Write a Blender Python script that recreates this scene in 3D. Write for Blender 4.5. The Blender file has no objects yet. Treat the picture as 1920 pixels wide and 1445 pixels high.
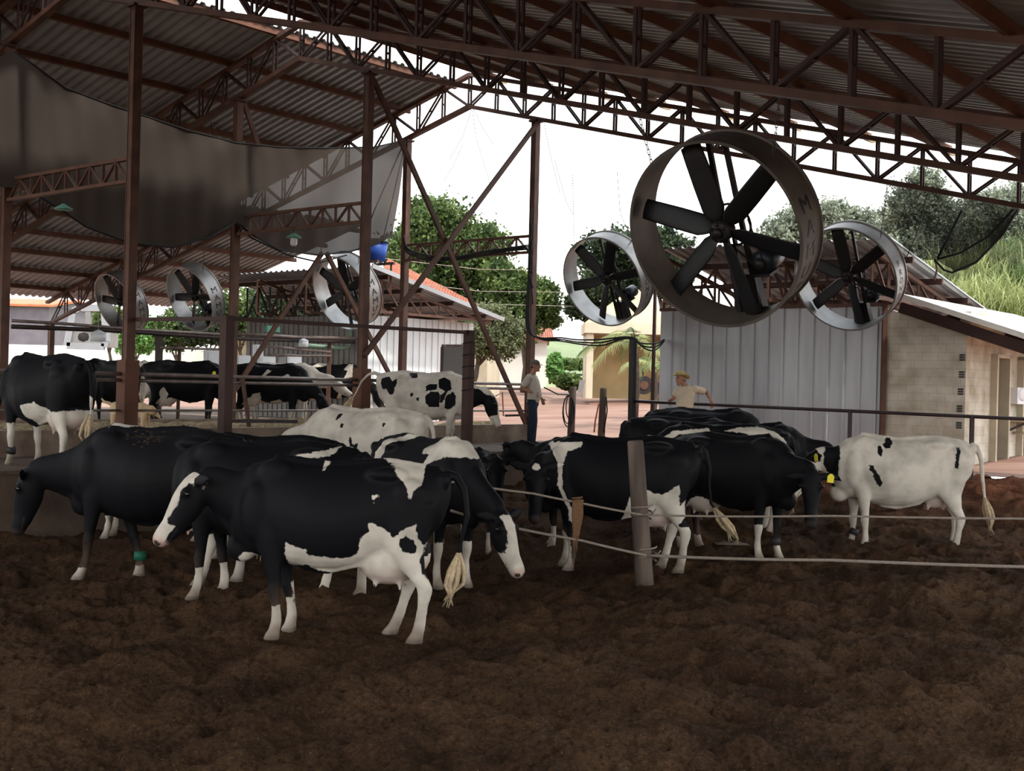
import bpy, bmesh, math, random
import numpy as np
from mathutils import Vector, Matrix
random.seed(7)
rng = np.random.default_rng(11)
SC = bpy.context.scene
COL = SC.collection

# ------------------------------------------------------------------ camera model (measured from the photograph)
FPX, CX, CY, TH, CH = 2300.0, 960.0, 722.5, 0.025, 2.0
cT, sT = math.cos(TH), math.sin(TH)

def ray(x, y):
    a = (x - CX) / FPX; b = -(y - CY) / FPX
    return Vector((a * cT - b * sT, 1.0, a * sT + b * cT))
def at_d(x, y, d):
    r = ray(x, y) * d; r.z += CH; return r
def on_z(x, y, z):
    r = ray(x, y); return at_d(x, y, (z - CH) / r.z)
# barn axes: s runs along the ridge, t across it (0 = ridge, positive = bedding side)
LX, LY = math.cos(math.radians(50)), math.sin(math.radians(50))
def BC(s, t, z=0.0):
    w = t - 19.2
    return Vector((LX * s + LY * w, LY * s - LX * w, z))
def to_st(X, Y):
    return LX * X + LY * Y, LY * X - LX * Y + 19.2
def on_t(x, y, t):
    r = ray(x, y); return at_d(x, y, (t - 19.2) / (LY * r.x - LX))
def on_s(x, y, s):
    r = ray(x, y); return at_d(x, y, s / (LX * r.x + LY))
EL = Vector((LX, LY, 0)); ER = Vector((LY, -LX, 0)); UP = Vector((0, 0, 1))

def sstep(v):
    v = np.clip(v, 0, 1); return v * v * (3 - 2 * v)
def gz_pack(s, t):
    return 0.20 * sstep((s - 10) / 6.0) + 0.5 * sstep((s - 16.6) / 3.6)
def on_pack(x, y):
    z = 0.0
    for _ in range(12):
        p = on_z(x, y, z); s, t = to_st(p.x, p.y); z = float(gz_pack(s, t))
    return p

# ------------------------------------------------------------------ materials
def mat(name, col, rough=0.7, metal=0.0, var=0.0, vscale=4.0, bump=0.0, bscale=30.0, col2=None, spec=0.3, stretch=None):
    m = bpy.data.materials.new(name); m.use_nodes = True
    nt = m.node_tree; b = nt.nodes['Principled BSDF']
    b.inputs['Roughness'].default_value = rough; b.inputs['Metallic'].default_value = metal
    b.inputs['Specular IOR Level'].default_value = spec
    b.inputs['Base Color'].default_value = (*col, 1)
    tc = nt.nodes.new('ShaderNodeTexCoord'); mp = nt.nodes.new('ShaderNodeMapping')
    nt.links.new(tc.outputs['Object'], mp.inputs['Vector'])
    if stretch: mp.inputs['Scale'].default_value = stretch
    if var > 0 or col2:
        n = nt.nodes.new('ShaderNodeTexNoise'); n.inputs['Scale'].default_value = vscale; n.inputs['Detail'].default_value = 6
        nt.links.new(mp.outputs[0], n.inputs['Vector'])
        r = nt.nodes.new('ShaderNodeValToRGB')
        c2 = col2 or tuple(c * (1 - var) for c in col)
        r.color_ramp.elements[0].position = .35; r.color_ramp.elements[1].position = .65
        r.color_ramp.elements[0].color = (*c2, 1); r.color_ramp.elements[1].color = (*col, 1)
        nt.links.new(n.outputs['Fac'], r.inputs['Fac']); nt.links.new(r.outputs['Color'], b.inputs['Base Color'])
    if bump > 0:
        n2 = nt.nodes.new('ShaderNodeTexNoise'); n2.inputs['Scale'].default_value = bscale; n2.inputs['Detail'].default_value = 5
        nt.links.new(mp.outputs[0], n2.inputs['Vector'])
        bp = nt.nodes.new('ShaderNodeBump'); bp.inputs['Strength'].default_value = bump; bp.inputs['Distance'].default_value = .02
        nt.links.new(n2.outputs['Fac'], bp.inputs['Height']); nt.links.new(bp.outputs[0], b.inputs['Normal'])
    return m

M = {}
M['steel'] = mat('rust_red_steel', (.125, .063, .043), .6, 0, .35, 3, .1, col2=(.075, .037, .027), spec=.2)
M['steel_dark'] = mat('dark_oxide_steel', (.060, .030, .024), .6, 0, .3, 3, spec=.2)
M['purlin'] = mat('purlin_paint', (.14, .060, .036), .65, 0, .35, 2, spec=.2)
M['sheet'] = mat('galvanised_sheet', (.36, .36, .37), .5, .4, .25, 1.2, spec=.3)
M['sheet_wall'] = mat('painted_metal_cladding', (.52, .53, .55), .55, .1, .30, 2.2, .05, 8, stretch=(1, 1, .12))
M['cladding_sunlit'] = mat('white_cladding_sunlit', (.74, .75, .76), .55, .05, .12, 1.5)  # lit twin of the shed front: sunlight lifted into the side's colour
M['sheet_dark'] = mat('dull_and_shaded_cladding', (.25, .24, .225), .6, .1, .25, 1.5)  # shade on the shed front deepens this tone; other parts share it
M['drum'] = mat('galvanised_drum', (.33, .32, .31), .45, .6, .3, 3)
M['drum_old'] = mat('dusty_drum', (.125, .105, .088), .6, .3, .4, 3)
M['black'] = mat('black_blade', (.012, .012, .013), .5, 0, .3, 8)
M['iron'] = mat('dark_iron', (.035, .032, .03), .5, .5, .3, 6)
M['motor'] = mat('motor_paint', (.02, .026, .035), .4, .2, .3, 6)
M['concrete'] = mat('old_concrete', (.25, .19, .145), .9, 0, .4, 2.5, .4, 25, col2=(.13, .09, .065))
M['end_lit'] = mat('skylit_end_tone', (.42, .30, .16), .85, 0, .3, 8)  # skylight on the purlin ends, put into a pale colour
M['water'] = mat('puddle_water', (.06, .05, .045), .06, spec=.6)
M['soiled'] = mat('soiled_concrete', (.115, .078, .055), .9, 0, .4, 1.6, .5, 20, col2=(.060, .040, .029))
M['straw'] = mat('chopped_feed', (.46, .35, .21), .95, 0, .5, 14, .8, 60, col2=(.22, .15, .085))
M['pipe'] = mat('worn_pipe', (.24, .19, .17), .4, .4, .4, 5)
M['pipe_dark'] = mat('dark_pipe', (.045, .030, .028), .5, .3, .3, 5)
M['wood'] = mat('weathered_wood', (.155, .115, .09), .9, 0, .45, 7, .5, 40, col2=(.075, .055, .045), stretch=(1, 1, .12))
M['rope'] = mat('rope_fibre', (.33, .27, .22), .95, 0, .3, 60, .6, 200)
M['twine'] = mat('brown_twine', (.22, .12, .06), .95, 0, .3, 60)
M['cable'] = mat('black_cable', (.012, .012, .012), .6)
M['white'] = mat('white_plastic', (.72, .74, .76), .5, 0, .1, 4)
M['green_paint'] = mat('green_paint', (.10, .26, .20), .5, 0, .2, 4)
M['green_pipe'] = mat('pale_green_pipe', (.22, .34, .25), .5, 0, .2, 4)
M['cream'] = mat('cream_render', (.62, .54, .40), .9, 0, .2, .8, .2, 30)
M['whitewash'] = mat('whitewash', (.80, .78, .72), .9, 0, .12, 1.0, .2, 30)
M['yellow_wall'] = mat('ochre_render', (.66, .50, .26), .9, 0, .3, .9, .2, 30)
M['purple_wall'] = mat('grey_violet_render', (.16, .135, .16), .9, 0, .2, 2)
M['orange'] = mat('orange_paint', (.60, .16, .07), .7, 0, .3, 2)
M['opening_dark'] = mat('dark_opening', (.03, .028, .026), .5)  # flat dark colour standing for the unlit insides of openings
M['blue'] = mat('blue_plastic', (.015, .06, .30), .5, 0, .2, 3)
M['bark'] = mat('bark', (.11, .085, .065), .95, 0, .4, 8, .6, 40)
M['yellow_tag'] = mat('yellow_tag', (.75, .62, .04), .5)
M['rubber'] = mat('tyre_rubber', (.03, .025, .025), .9, 0, .3, 5)
M['door'] = mat('door_frame_paint', (.50, .44, .33), .6, 0, .2, 3)

# ------------------------------------------------------------------ mesh builder
class MB:
    def __init__(s): s.v = []; s.f = []
    def add(s, vs, fs):
        o = len(s.v); s.v.extend([tuple(v) for v in vs]); s.f.extend([tuple(i + o for i in f) for f in fs]); return s
    def box(s, c, sx, sy, sz, ax=None, ay=None, az=None):
        c = Vector(c); ax = ax or Vector((1, 0, 0)); ay = ay or Vector((0, 1, 0)); az = az or UP
        vs = [c + ax * (i * sx / 2) + ay * (j * sy / 2) + az * (k * sz / 2) for k in (-1, 1) for j in (-1, 1) for i in (-1, 1)]
        return s.add(vs, [(0, 2, 3, 1), (4, 5, 7, 6), (0, 1, 5, 4), (2, 6, 7, 3), (0, 4, 6, 2), (1, 3, 7, 5)])
    def bar(s, p0, p1, w, h, side=None):
        p0, p1 = Vector(p0), Vector(p1); d = (p1 - p0); L = d.length; d.normalize()
        a = Vector(side) if side is not None else d.cross(UP)
        a = a - d * a.dot(d)
        if a.length < 1e-5: a = d.cross(Vector((1, 0, 0)))
        a.normalize(); b = d.cross(a)
        return s.box((p0 + p1) / 2, L, w, h, d, a, b)
    def tube(s, pts, r, n=8, cap=True):
        pts = [Vector(p) for p in pts]; k = len(pts)
        rs = list(r) if hasattr(r, '__len__') else [r] * k
        vs = []; fs = []
        prev = None
        for i, p in enumerate(pts):
            d = (pts[min(i + 1, k - 1)] - pts[max(i - 1, 0)]).normalized()
            a = prev - d * prev.dot(d) if prev is not None else d.cross(UP)
            if a.length < 1e-4: a = d.cross(Vector((1, 0, 0)))
            a.normalize(); prev = a; b = d.cross(a)
            for j in range(n):
                q = 2 * math.pi * j / n
                vs.append(p + (a * math.cos(q) + b * math.sin(q)) * rs[i])
        for i in range(k - 1):
            for j in range(n):
                fs.append((i * n + j, i * n + (j + 1) % n, (i + 1) * n + (j + 1) % n, (i + 1) * n + j))
        if cap:
            fs.append(tuple(range(n))[::-1]); fs.append(tuple((k - 1) * n + j for j in range(n)))
        return s.add(vs, fs)
    def loft(s, secs, n=16, dome=.5, shape=None):
        """secs: (centre, u half axis vector, v half axis vector); closed with domed ends"""
        secs = [(Vector(c), Vector(u), Vector(v)) for c, u, v in secs]
        c0, u0, v0 = secs[0]; c1 = secs[1][0]; d = (c0 - c1).normalized(); r = (u0.length + v0.length) / 2 * dome
        cN, uN, vN = secs[-1]; dN = (cN - secs[-2][0]).normalized(); rN = (uN.length + vN.length) / 2 * dome
        S = [(c0 + d * r * .8, u0 * .55, v0 * .55)] + secs + [(cN + dN * rN * .8, uN * .55, vN * .55)]
        vs = []; fs = []
        for c, u, v in S:
            for j in range(n):
                q = 2 * math.pi * j / n
                cq, sq = math.cos(q), math.sin(q)
                if shape: cq, sq = shape(cq, sq)
                vs.append(c + u * cq + v * sq)
        k = len(S)
        for i in range(k - 1):
            for j in range(n):
                fs.append((i * n + j, i * n + (j + 1) % n, (i + 1) * n + (j + 1) % n, (i + 1) * n + j))
        a = len(vs); vs.append(c0 + d * r); b = a + 1; vs.append(cN + dN * rN)
        for j in range(n):
            fs.append((a, (j + 1) % n, j)); fs.append((b, (k - 1) * n + j, (k - 1) * n + (j + 1) % n))
        return s.add(vs, fs)
    def ball(s, c, rx, ry=None, rz=None, n=12, m=8, ax=None, ay=None, az=None):
        ry = rx if ry is None else ry; rz = rx if rz is None else rz
        c = Vector(c); ax = ax or Vector((1, 0, 0)); ay = ay or Vector((0, 1, 0)); az = az or UP
        vs = [c - az * rz]; fs = []
        for i in range(1, m):
            p = -math.pi / 2 + math.pi * i / m
            for j in range(n):
                q = 2 * math.pi * j / n
                vs.append(c + ax * (rx * math.cos(p) * math.cos(q)) + ay * (ry * math.cos(p) * math.sin(q)) + az * (rz * math.sin(p)))
        vs.append(c + az * rz); t = len(vs) - 1
        for j in range(n):
            fs.append((0, 1 + (j + 1) % n, 1 + j)); fs.append((t, 1 + (m - 2) * n + j, 1 + (m - 2) * n + (j + 1) % n))
        for i in range(m - 2):
            for j in range(n):
                fs.append((1 + i * n + j, 1 + i * n + (j + 1) % n, 1 + (i + 1) * n + (j + 1) % n, 1 + (i + 1) * n + j))
        return s.add(vs, fs)
    def quad(s, a, b, c, d): return s.add([a, b, c, d], [(0, 1, 2, 3)])
    def cyl(s, p0, p1, r, n=16): return s.tube([p0, p1], r, n)
    def prism(s, poly, off):
        """closed prism from a planar polygon (list of points) pushed along off"""
        n = len(poly); off = Vector(off); poly = [Vector(p) for p in poly]
        return s.add(poly + [p + off for p in poly],
                     [tuple(range(n))[::-1], tuple(range(n, 2 * n))] + [(i, (i + 1) % n, n + (i + 1) % n, n + i) for i in range(n)])
    def build(s, name, material, parent=None, smooth=False, origin=None):
        V = np.array(s.v, dtype=float)
        lo, hi = V.min(0), V.max(0)
        o = np.array(origin) if origin is not None else np.array([(lo[0] + hi[0]) / 2, (lo[1] + hi[1]) / 2, lo[2]])
        me = bpy.data.meshes.new(name)
        me.from_pydata((V - o).tolist(), [], s.f); me.update()
        me.materials.append(M[material] if isinstance(material, str) else material)
        if smooth: me.polygons.foreach_set('use_smooth', [True] * len(me.polygons))
        ob = bpy.data.objects.new(name, me); COL.objects.link(ob)
        place(ob, Vector(o), parent)
        return ob

WORLD = {}
def place(ob, wloc, parent=None):
    WORLD[ob.name] = Vector(wloc)
    if parent is not None:
        ob.parent = parent; ob.location = Vector(wloc) - WORLD[parent.name]
    else:
        ob.location = wloc
def thing(name, label, cat, loc=(0, 0, 0), group=None, kind=None):
    o = bpy.data.objects.new(name, None); COL.objects.link(o); o.empty_display_size = .2
    place(o, Vector(loc)); return tag(o, label, cat, group, kind)
def tag(o, label=None, cat=None, group=None, kind=None):
    if label: o['label'] = label
    if cat: o['category'] = cat
    if group: o['group'] = group
    if kind: o['kind'] = kind
    return o
def struct(o, label=None):
    o['kind'] = 'structure'
    if label: o['label'] = label
    return o
def copy_tree(o, parent=None):
    c = o.copy(); COL.objects.link(c)
    if parent is not None: c.parent = parent
    for ch in list(o.children): copy_tree(ch, c)
    return c
def smooth_by_angle(ob, ang=35):
    me = ob.data
    bm = bmesh.new(); bm.from_mesh(me)
    for f in bm.faces: f.smooth = True
    for e in bm.edges:
        if len(e.link_faces) == 2 and e.calc_face_angle(0) > math.radians(ang): e.smooth = False
    bm.to_mesh(me); bm.free()

# ------------------------------------------------------------------ camera, sky, sun
cam = bpy.data.cameras.new('camera'); camo = bpy.data.objects.new('camera', cam); COL.objects.link(camo)
camo.location = (0, 0, CH)
camo.matrix_world = Matrix.Translation((0, 0, CH)) @ Matrix.Rotation(math.pi / 2, 4, 'X') @ Matrix.Rotation(TH, 4, 'Z')
cam.sensor_width = 36; cam.lens = 36 * FPX / 1920; cam.clip_end = 600
SC.camera = camo
w = bpy.data.worlds.new('overcast_sky'); SC.world = w; w.use_nodes = True
nt = w.node_tree; bg = nt.nodes['Background']
tc = nt.nodes.new('ShaderNodeTexCoord'); sx = nt.nodes.new('ShaderNodeSeparateXYZ'); nt.links.new(tc.outputs['Generated'], sx.inputs[0])
rp = nt.nodes.new('ShaderNodeValToRGB')
rp.color_ramp.elements[0].position = .5; rp.color_ramp.elements[0].color = (1, .99, .97, 1)
rp.color_ramp.elements[1].position = 1.0; rp.color_ramp.elements[1].color = (.80, .90, 1.0, 1)
mr = nt.nodes.new('ShaderNodeMapRange'); mr.inputs[1].default_value = -1; mr.inputs[2].default_value = 1
nt.links.new(sx.outputs['Z'], mr.inputs[0]); nt.links.new(mr.outputs[0], rp.inputs[0]); nt.links.new(rp.outputs[0], bg.inputs['Color'])
bg.inputs['Strength'].default_value = 3.2
sun = bpy.data.lights.new('sun', 'SUN'); suno = bpy.data.objects.new('sun', sun); COL.objects.link(suno)
sun.energy = 4.2; sun.angle = math.radians(4); sun.color = (1, .95, .86)
suno.rotation_euler = Vector((.35, -.35, .87)).to_track_quat('Z', 'Y').to_euler()
suno.location = (20, 0, 40)
vs = SC.view_settings; SC.display_settings.display_device = 'sRGB'
vs.view_transform = 'Standard'; vs.look = 'None'; vs.exposure = 0.0; vs.gamma = 1.0; vs.use_curve_mapping = False
SC.cycles.use_denoising = True
SC.cycles.max_bounces = 6; SC.cycles.diffuse_bounces = 4; SC.cycles.transparent_max_bounces = 24; SC.cycles.caustics_reflective = False; SC.cycles.caustics_refractive = False
# ================================================================== BARN
APEX, PITCH, DEP = 8.45, 0.26, 0.74
HALF_L, HALF_R = 18.6, 19.6
TR_S = [11.0, 16.05, 21.1]
def zb(t): return APEX - PITCH * abs(t)
def zt(t): return APEX + DEP - PITCH * abs(t)

# ---- roof: corrugated sheets with purlins underneath
def roof_side(name, t0, t1, s0, s1, pur_extra):
    mb = MB(); pitch = .235; prof = [(0, 0), (.35, 0), (.5, .05), (.85, .05)]
    ss = []
    k = 0
    while s0 + k * pitch < s1:
        for a, h in prof: ss.append((s0 + (k + a) * pitch, h))
        k += 1
    ts = [t0 + (t1 - t0) * i / 3 for i in range(4)]
    vs = []; fs = []
    for th in (0.0, .012):
        for t in ts:
            for s, h in ss: vs.append(BC(s, t, zt(t) + .15 + h + th))
    n = len(ss); m = len(ts); N = n * m
    for i in range(m - 1):
        for j in range(n - 1):
            q = (i * n + j, i * n + j + 1, (i + 1) * n + j + 1, (i + 1) * n + j)
            fs.append(q); fs.append(tuple(N + a for a in q[::-1]))
    for j in range(n - 1):
        fs.append((j, j + 1, N + j + 1, N + j)); e = (m - 1) * n
        fs.append((e + j, N + e + j, N + e + j + 1, e + j + 1))
    mb.add(vs, fs)
    return mb.build(name, 'sheet')
roof_l = struct(roof_side('roof_left', -.66, -HALF_L, -2.0, 21.35, 0), 'corrugated grey metal roof over the left side of the barn')
roof_r = struct(roof_side('roof_right', .30, HALF_R, -2.0, 21.3, 0), 'corrugated grey metal roof over the bedding')
roof_e = struct(roof_side('roof_left_end', -9.3, -HALF_L, 21.45, 26.6, 0), 'end bay of corrugated roof past the last truss on the left')
def purlins(root, t0, t1, s0, s1, step, w=.07, h=.13):
    t = t0
    while abs(t) < abs(t1):
        d = (PITCH if t > 0 else -PITCH)
        po = MB().bar(BC(s0, t, zt(t) + .085), BC(s1, t, zt(t) + .085), w, h, ER - UP * d).build('purlin', 'purlin', root)
        if s1 > 21.7 and t > 0: MB().box(BC(s1 + .02, t, zt(t) + .06), .30, .10, .13, EL, ER - UP * d, UP).build('lit_end', 'end_lit', po)  # pale box added where the sky lights the purlin end
        t += step
purlins(roof_l, -.74, -HALF_L, 4.0, 21.4, -1.52)
purlins(roof_r, .38, HALF_R, 4.0, 21.75, 1.52)
purlins(roof_e, -9.6, -HALF_L, 21.2, 26.6, -1.52)

# ---- trusses: two chords and paired lattice struts
def lattice_pair(parent, p0, p1, name='strut', gap=.045, w=.028, h=.042, side=None):
    side = side or EL
    mb = MB()
    for q in (-1, 1): mb.bar(p0 + side * gap * q, p1 + side * gap * q, h, w, side.cross((p1 - p0).normalized()))
    mid = (p0 + p1) / 2
    d = (p1 - p0).normalized()
    mb.bar(mid - side * gap, mid + side * gap, .03, .05, d)
    mb.bar(p0 + d * .02 - side * gap, p0 + d * .02 + side * gap, .03, .03, d); mb.bar(p1 - d * .02 - side * gap, p1 - d * .02 + side * gap, .03, .03, d)
    return mb.build(name, 'steel_dark', parent)
def truss(s, label, tl=-HALF_L, tr=HALF_R):
    root = thing('roof_truss', label, 'roof truss', BC(s, 0, zb(0)), 'roof trusses')
    for nm, zf in (('bottom_chord', zb), ('top_chord', zt)):
        for tt in (tl, tr):
            MB().bar(BC(s, 0, zf(0)), BC(s, tt, zf(tt)), .14, .085, EL).build(nm, 'steel', root)
    st = .83
    for sgn, te in ((-1, tl), (1, tr)):
        k = 0
        while (k + 1) * st <= abs(te):
            t0, t1 = sgn * k * st, sgn * (k + 1) * st
            if not (k == 0 and sgn > 0): lattice_pair(root, BC(s, t0, zb(t0)), BC(s, t0, zt(t0)))
            if k % 2 == 0: lattice_pair(root, BC(s, t0, zb(t0)), BC(s, t1, zt(t1)), 'diagonal')
            else: lattice_pair(root, BC(s, t0, zt(t0)), BC(s, t1, zb(t1)), 'diagonal')
            k += 1
    return root
truss(TR_S[0], 'nearest red-brown lattice roof truss, carrying the largest fan')
truss(TR_S[1], 'middle red-brown lattice roof truss between the nearest and the gable truss')
truss(TR_S[2], 'farthest lattice roof truss, at the open gable against the white sky')

# ---- posts along both sides of the feed lane
def post(s, t, z0, z1, label, w=.17, name='steel_post', sleeve=None, group='steel posts of the feed lane'):
    p = BC(s, t, z0)
    root = thing(name, label, 'post', p, group)
    mb = MB()
    for q in (-1, 1):
        mb.box(BC(s, t + q * w * .36, (z0 + z1) / 2), w * .9, w * .1, z1 - z0, EL, ER)
    mb.box(BC(s, t, (z0 + z1) / 2), w * .8, w * .66, z1 - z0, EL, ER)
    mb.build('shaft', 'steel', root)
    MB().box(BC(s, t, z1 - .02), w * 1.5, w * 1.3, .04, EL, ER).build('cap_plate', 'steel_dark', root)
    if sleeve: MB().box(BC(s, t, (z0 + sleeve) / 2), w * 1.45, w * 1.45, sleeve - z0, EL, ER).build('base_sleeve', 'purlin', root)
    return root
AZ = .77
names = {(0, 2): 'tall rust-brown steel post in front of the shade net, with a wider boxed base',
         (0, -2): 'rust-brown steel post at the far left, under the lattice beam end',
         (1, 2): 'rust-brown steel post just right of the white-drummed fan hung over the shed roof',
         (1, -2): 'rust-brown steel post left of the metal shed, half veiled by the shade net',
         (2, 2): 'rust-brown steel post behind the man in the cap, under the gable',
         (2, -2): 'rust-brown steel post left of the tree, at the right end of the shade net'}
for i, s in enumerate(TR_S):
    for t in (2, -2):
        post(s, t, AZ, zb(2) - .04, names[(i, t)], sleeve=(1.1 + 1.15 if (t == 2 and i < 2) else None))
# far-side posts at the left eave
post(16.05, -18.3, AZ, zb(18.3), 'slim post at the far left eave of the barn', .15, group='eave posts')
post(21.1, -18.3, AZ, zb(18.3), 'eave post where the gable truss ends, left of the small fan', .18, group='eave posts')
post(26.3, -12.5, AZ, zb(12.5), 'thin post of the end bay behind the milking area', .15, group='eave posts')
# ---- lattice portal beams between each pair of posts
def portal(s, za, zc, label):
    root = thing('lattice_beam', label, 'beam', BC(s, 0, za), 'lattice beams over the feed lane')
    MB().bar(BC(s, -1.91, za), BC(s, 1.91, za), .09, .055, EL).build('bottom_chord', 'steel', root)
    MB().bar(BC(s, -1.91, zc), BC(s, 1.91, zc), .09, .055, EL).build('top_chord', 'steel', root)
    n = 10
    for k in range(n + 1):
        t = -1.9 + 3.8 * k / n
        if 0 < k < n: MB().bar(BC(s, t, za), BC(s, t, zc), .05, .03, EL).build('strut', 'steel', root)
        if k < n:
            t2 = -1.9 + 3.8 * (k + 1) / n
            a, b = (za, zc) if k % 2 == 0 else (zc, za)
            MB().bar(BC(s, t, a), BC(s, t2, b), .05, .03, EL).build('diagonal', 'steel', root)
portal(11.0, 5.10, 5.46, 'orange-brown lattice beam crossing in front of the dark shade net at the far left')
portal(16.05, 5.05, 5.41, 'lattice beam below the shade net beside the fan over the shed roof')
portal(21.1, 4.97, 5.33, 'lattice beam silhouetted against the tree, left of the man in the cap')
# ---- diagonal braces in the post lines
def brace(p0, p1, label, w=.10):
    o = MB().bar(p0, p1, w, w * .6, EL).build('diagonal_brace', 'steel'); tag(o, label, 'brace', 'diagonal braces between posts')
zp = zb(2)
brace(BC(16.15, 2, zp - .15), BC(21.0, 2, AZ + .4), 'brown brace falling rightward to the foot of the post behind the capped man')
brace(BC(21.05, 2.10, zp - .1), BC(16.0, 2.10, AZ + 1.72), 'brown brace falling leftward from the gable post, crossing the other brace before the tree')
brace(BC(16.15, -2, AZ + 1.0), on_t(604, 474, -2), 'brown brace rising from behind the left-hand cow panel to the shed roof edge')
brace(on_t(612, 474, -2), BC(21.0, -2, AZ + 1.0), 'brown brace falling in front of the fan over the shed roof')
brace(BC(16.15, -2, zp), on_t(490, 290, -2), 'short brown brace under the roof at the top of the net-veiled post')

# ---- floors
def ground_grid():
    """bedding: rough compost, mesh denser towards the viewer's side"""
    ds = [4.2]
    while ds[-1] < 33: ds.append(ds[-1] * 1.0040)
    us = np.linspace(-.60, .60, 700)
    D, U = np.meshgrid(np.array(ds), us, indexing='ij')
    X = U * D; Y = D
    S = LX * X + LY * Y; T = LY * X - LX * Y + 19.2
    Z = gz_pack(S, T)
    def noise(x, y, sc, seed):
        r = np.random.default_rng(seed); g = r.random((256, 256))
        xs = x * sc; ys = y * sc
        xi = np.floor(xs).astype(int); yi = np.floor(ys).astype(int); fx = xs - xi; fy = ys - yi
        fx = fx * fx * (3 - 2 * fx); fy = fy * fy * (3 - 2 * fy)
        a = g[xi % 256, yi % 256]; b = g[(xi + 1) % 256, yi % 256]; c = g[xi % 256, (yi + 1) % 256]; d = g[(xi + 1) % 256, (yi + 1) % 256]
        return (a * (1 - fx) + b * fx) * (1 - fy) + (c * (1 - fx) + d * fx) * fy - .5
    R = (.16 * noise(S, T, .55, 1) + .14 * noise(S, T, 1.5, 2) + .13 * noise(S + .3, T, 3.4, 3) + .075 * noise(S, T + .2, 7.5, 4) + .045 * noise(S, T, 17, 5) + .026 * noise(S, T, 39, 6) + .014 * noise(S, T, 83, 7))
    # hoof holes
    r = np.random.default_rng(5)
    for _ in range(420):
        hx = r.uniform(-7, 9); hy = r.uniform(4.5, 19)
        rad = r.uniform(.07, .16); dep = r.uniform(.05, .12)
        m = (np.abs(X - hx) < rad * 2.4) & (np.abs(Y - hy) < rad * 2.4)
        q = ((X[m] - hx) ** 2 + (Y[m] - hy) ** 2) / rad ** 2
        R[m] += -dep * np.exp(-q * 1.2) + dep * .35 * np.exp(-(np.sqrt(q) - 1.5) ** 2 * 4)
    Z = Z + R * .8 - .015
    # inside the pit only
    n, m = X.shape
    keep = (T > 4.92) & (S < 20.6) & (T < 26)
    V = np.stack([X, Y, Z], -1).reshape(-1, 3)
    idx = np.arange(n * m).reshape(n, m)
    a = idx[:-1, :-1]; b = idx[:-1, 1:]; c = idx[1:, 1:]; d = idx[1:, :-1]
    ok = keep[:-1, :-1] | keep[1:, 1:] | keep[:-1, 1:] | keep[1:, :-1]
    F = np.stack([a[ok], b[ok], c[ok], d[ok]], -1)
    used = np.unique(F); remap = -np.ones(n * m, int); remap[used] = np.arange(len(used))
    me = bpy.data.meshes.new('floor'); me.from_pydata(V[used].tolist(), [], remap[F].tolist()); me.update()
    me.polygons.foreach_set('use_smooth', [True] * len(me.polygons))
    o = bpy.data.objects.new('floor', me); COL.objects.link(o)
    return o
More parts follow.
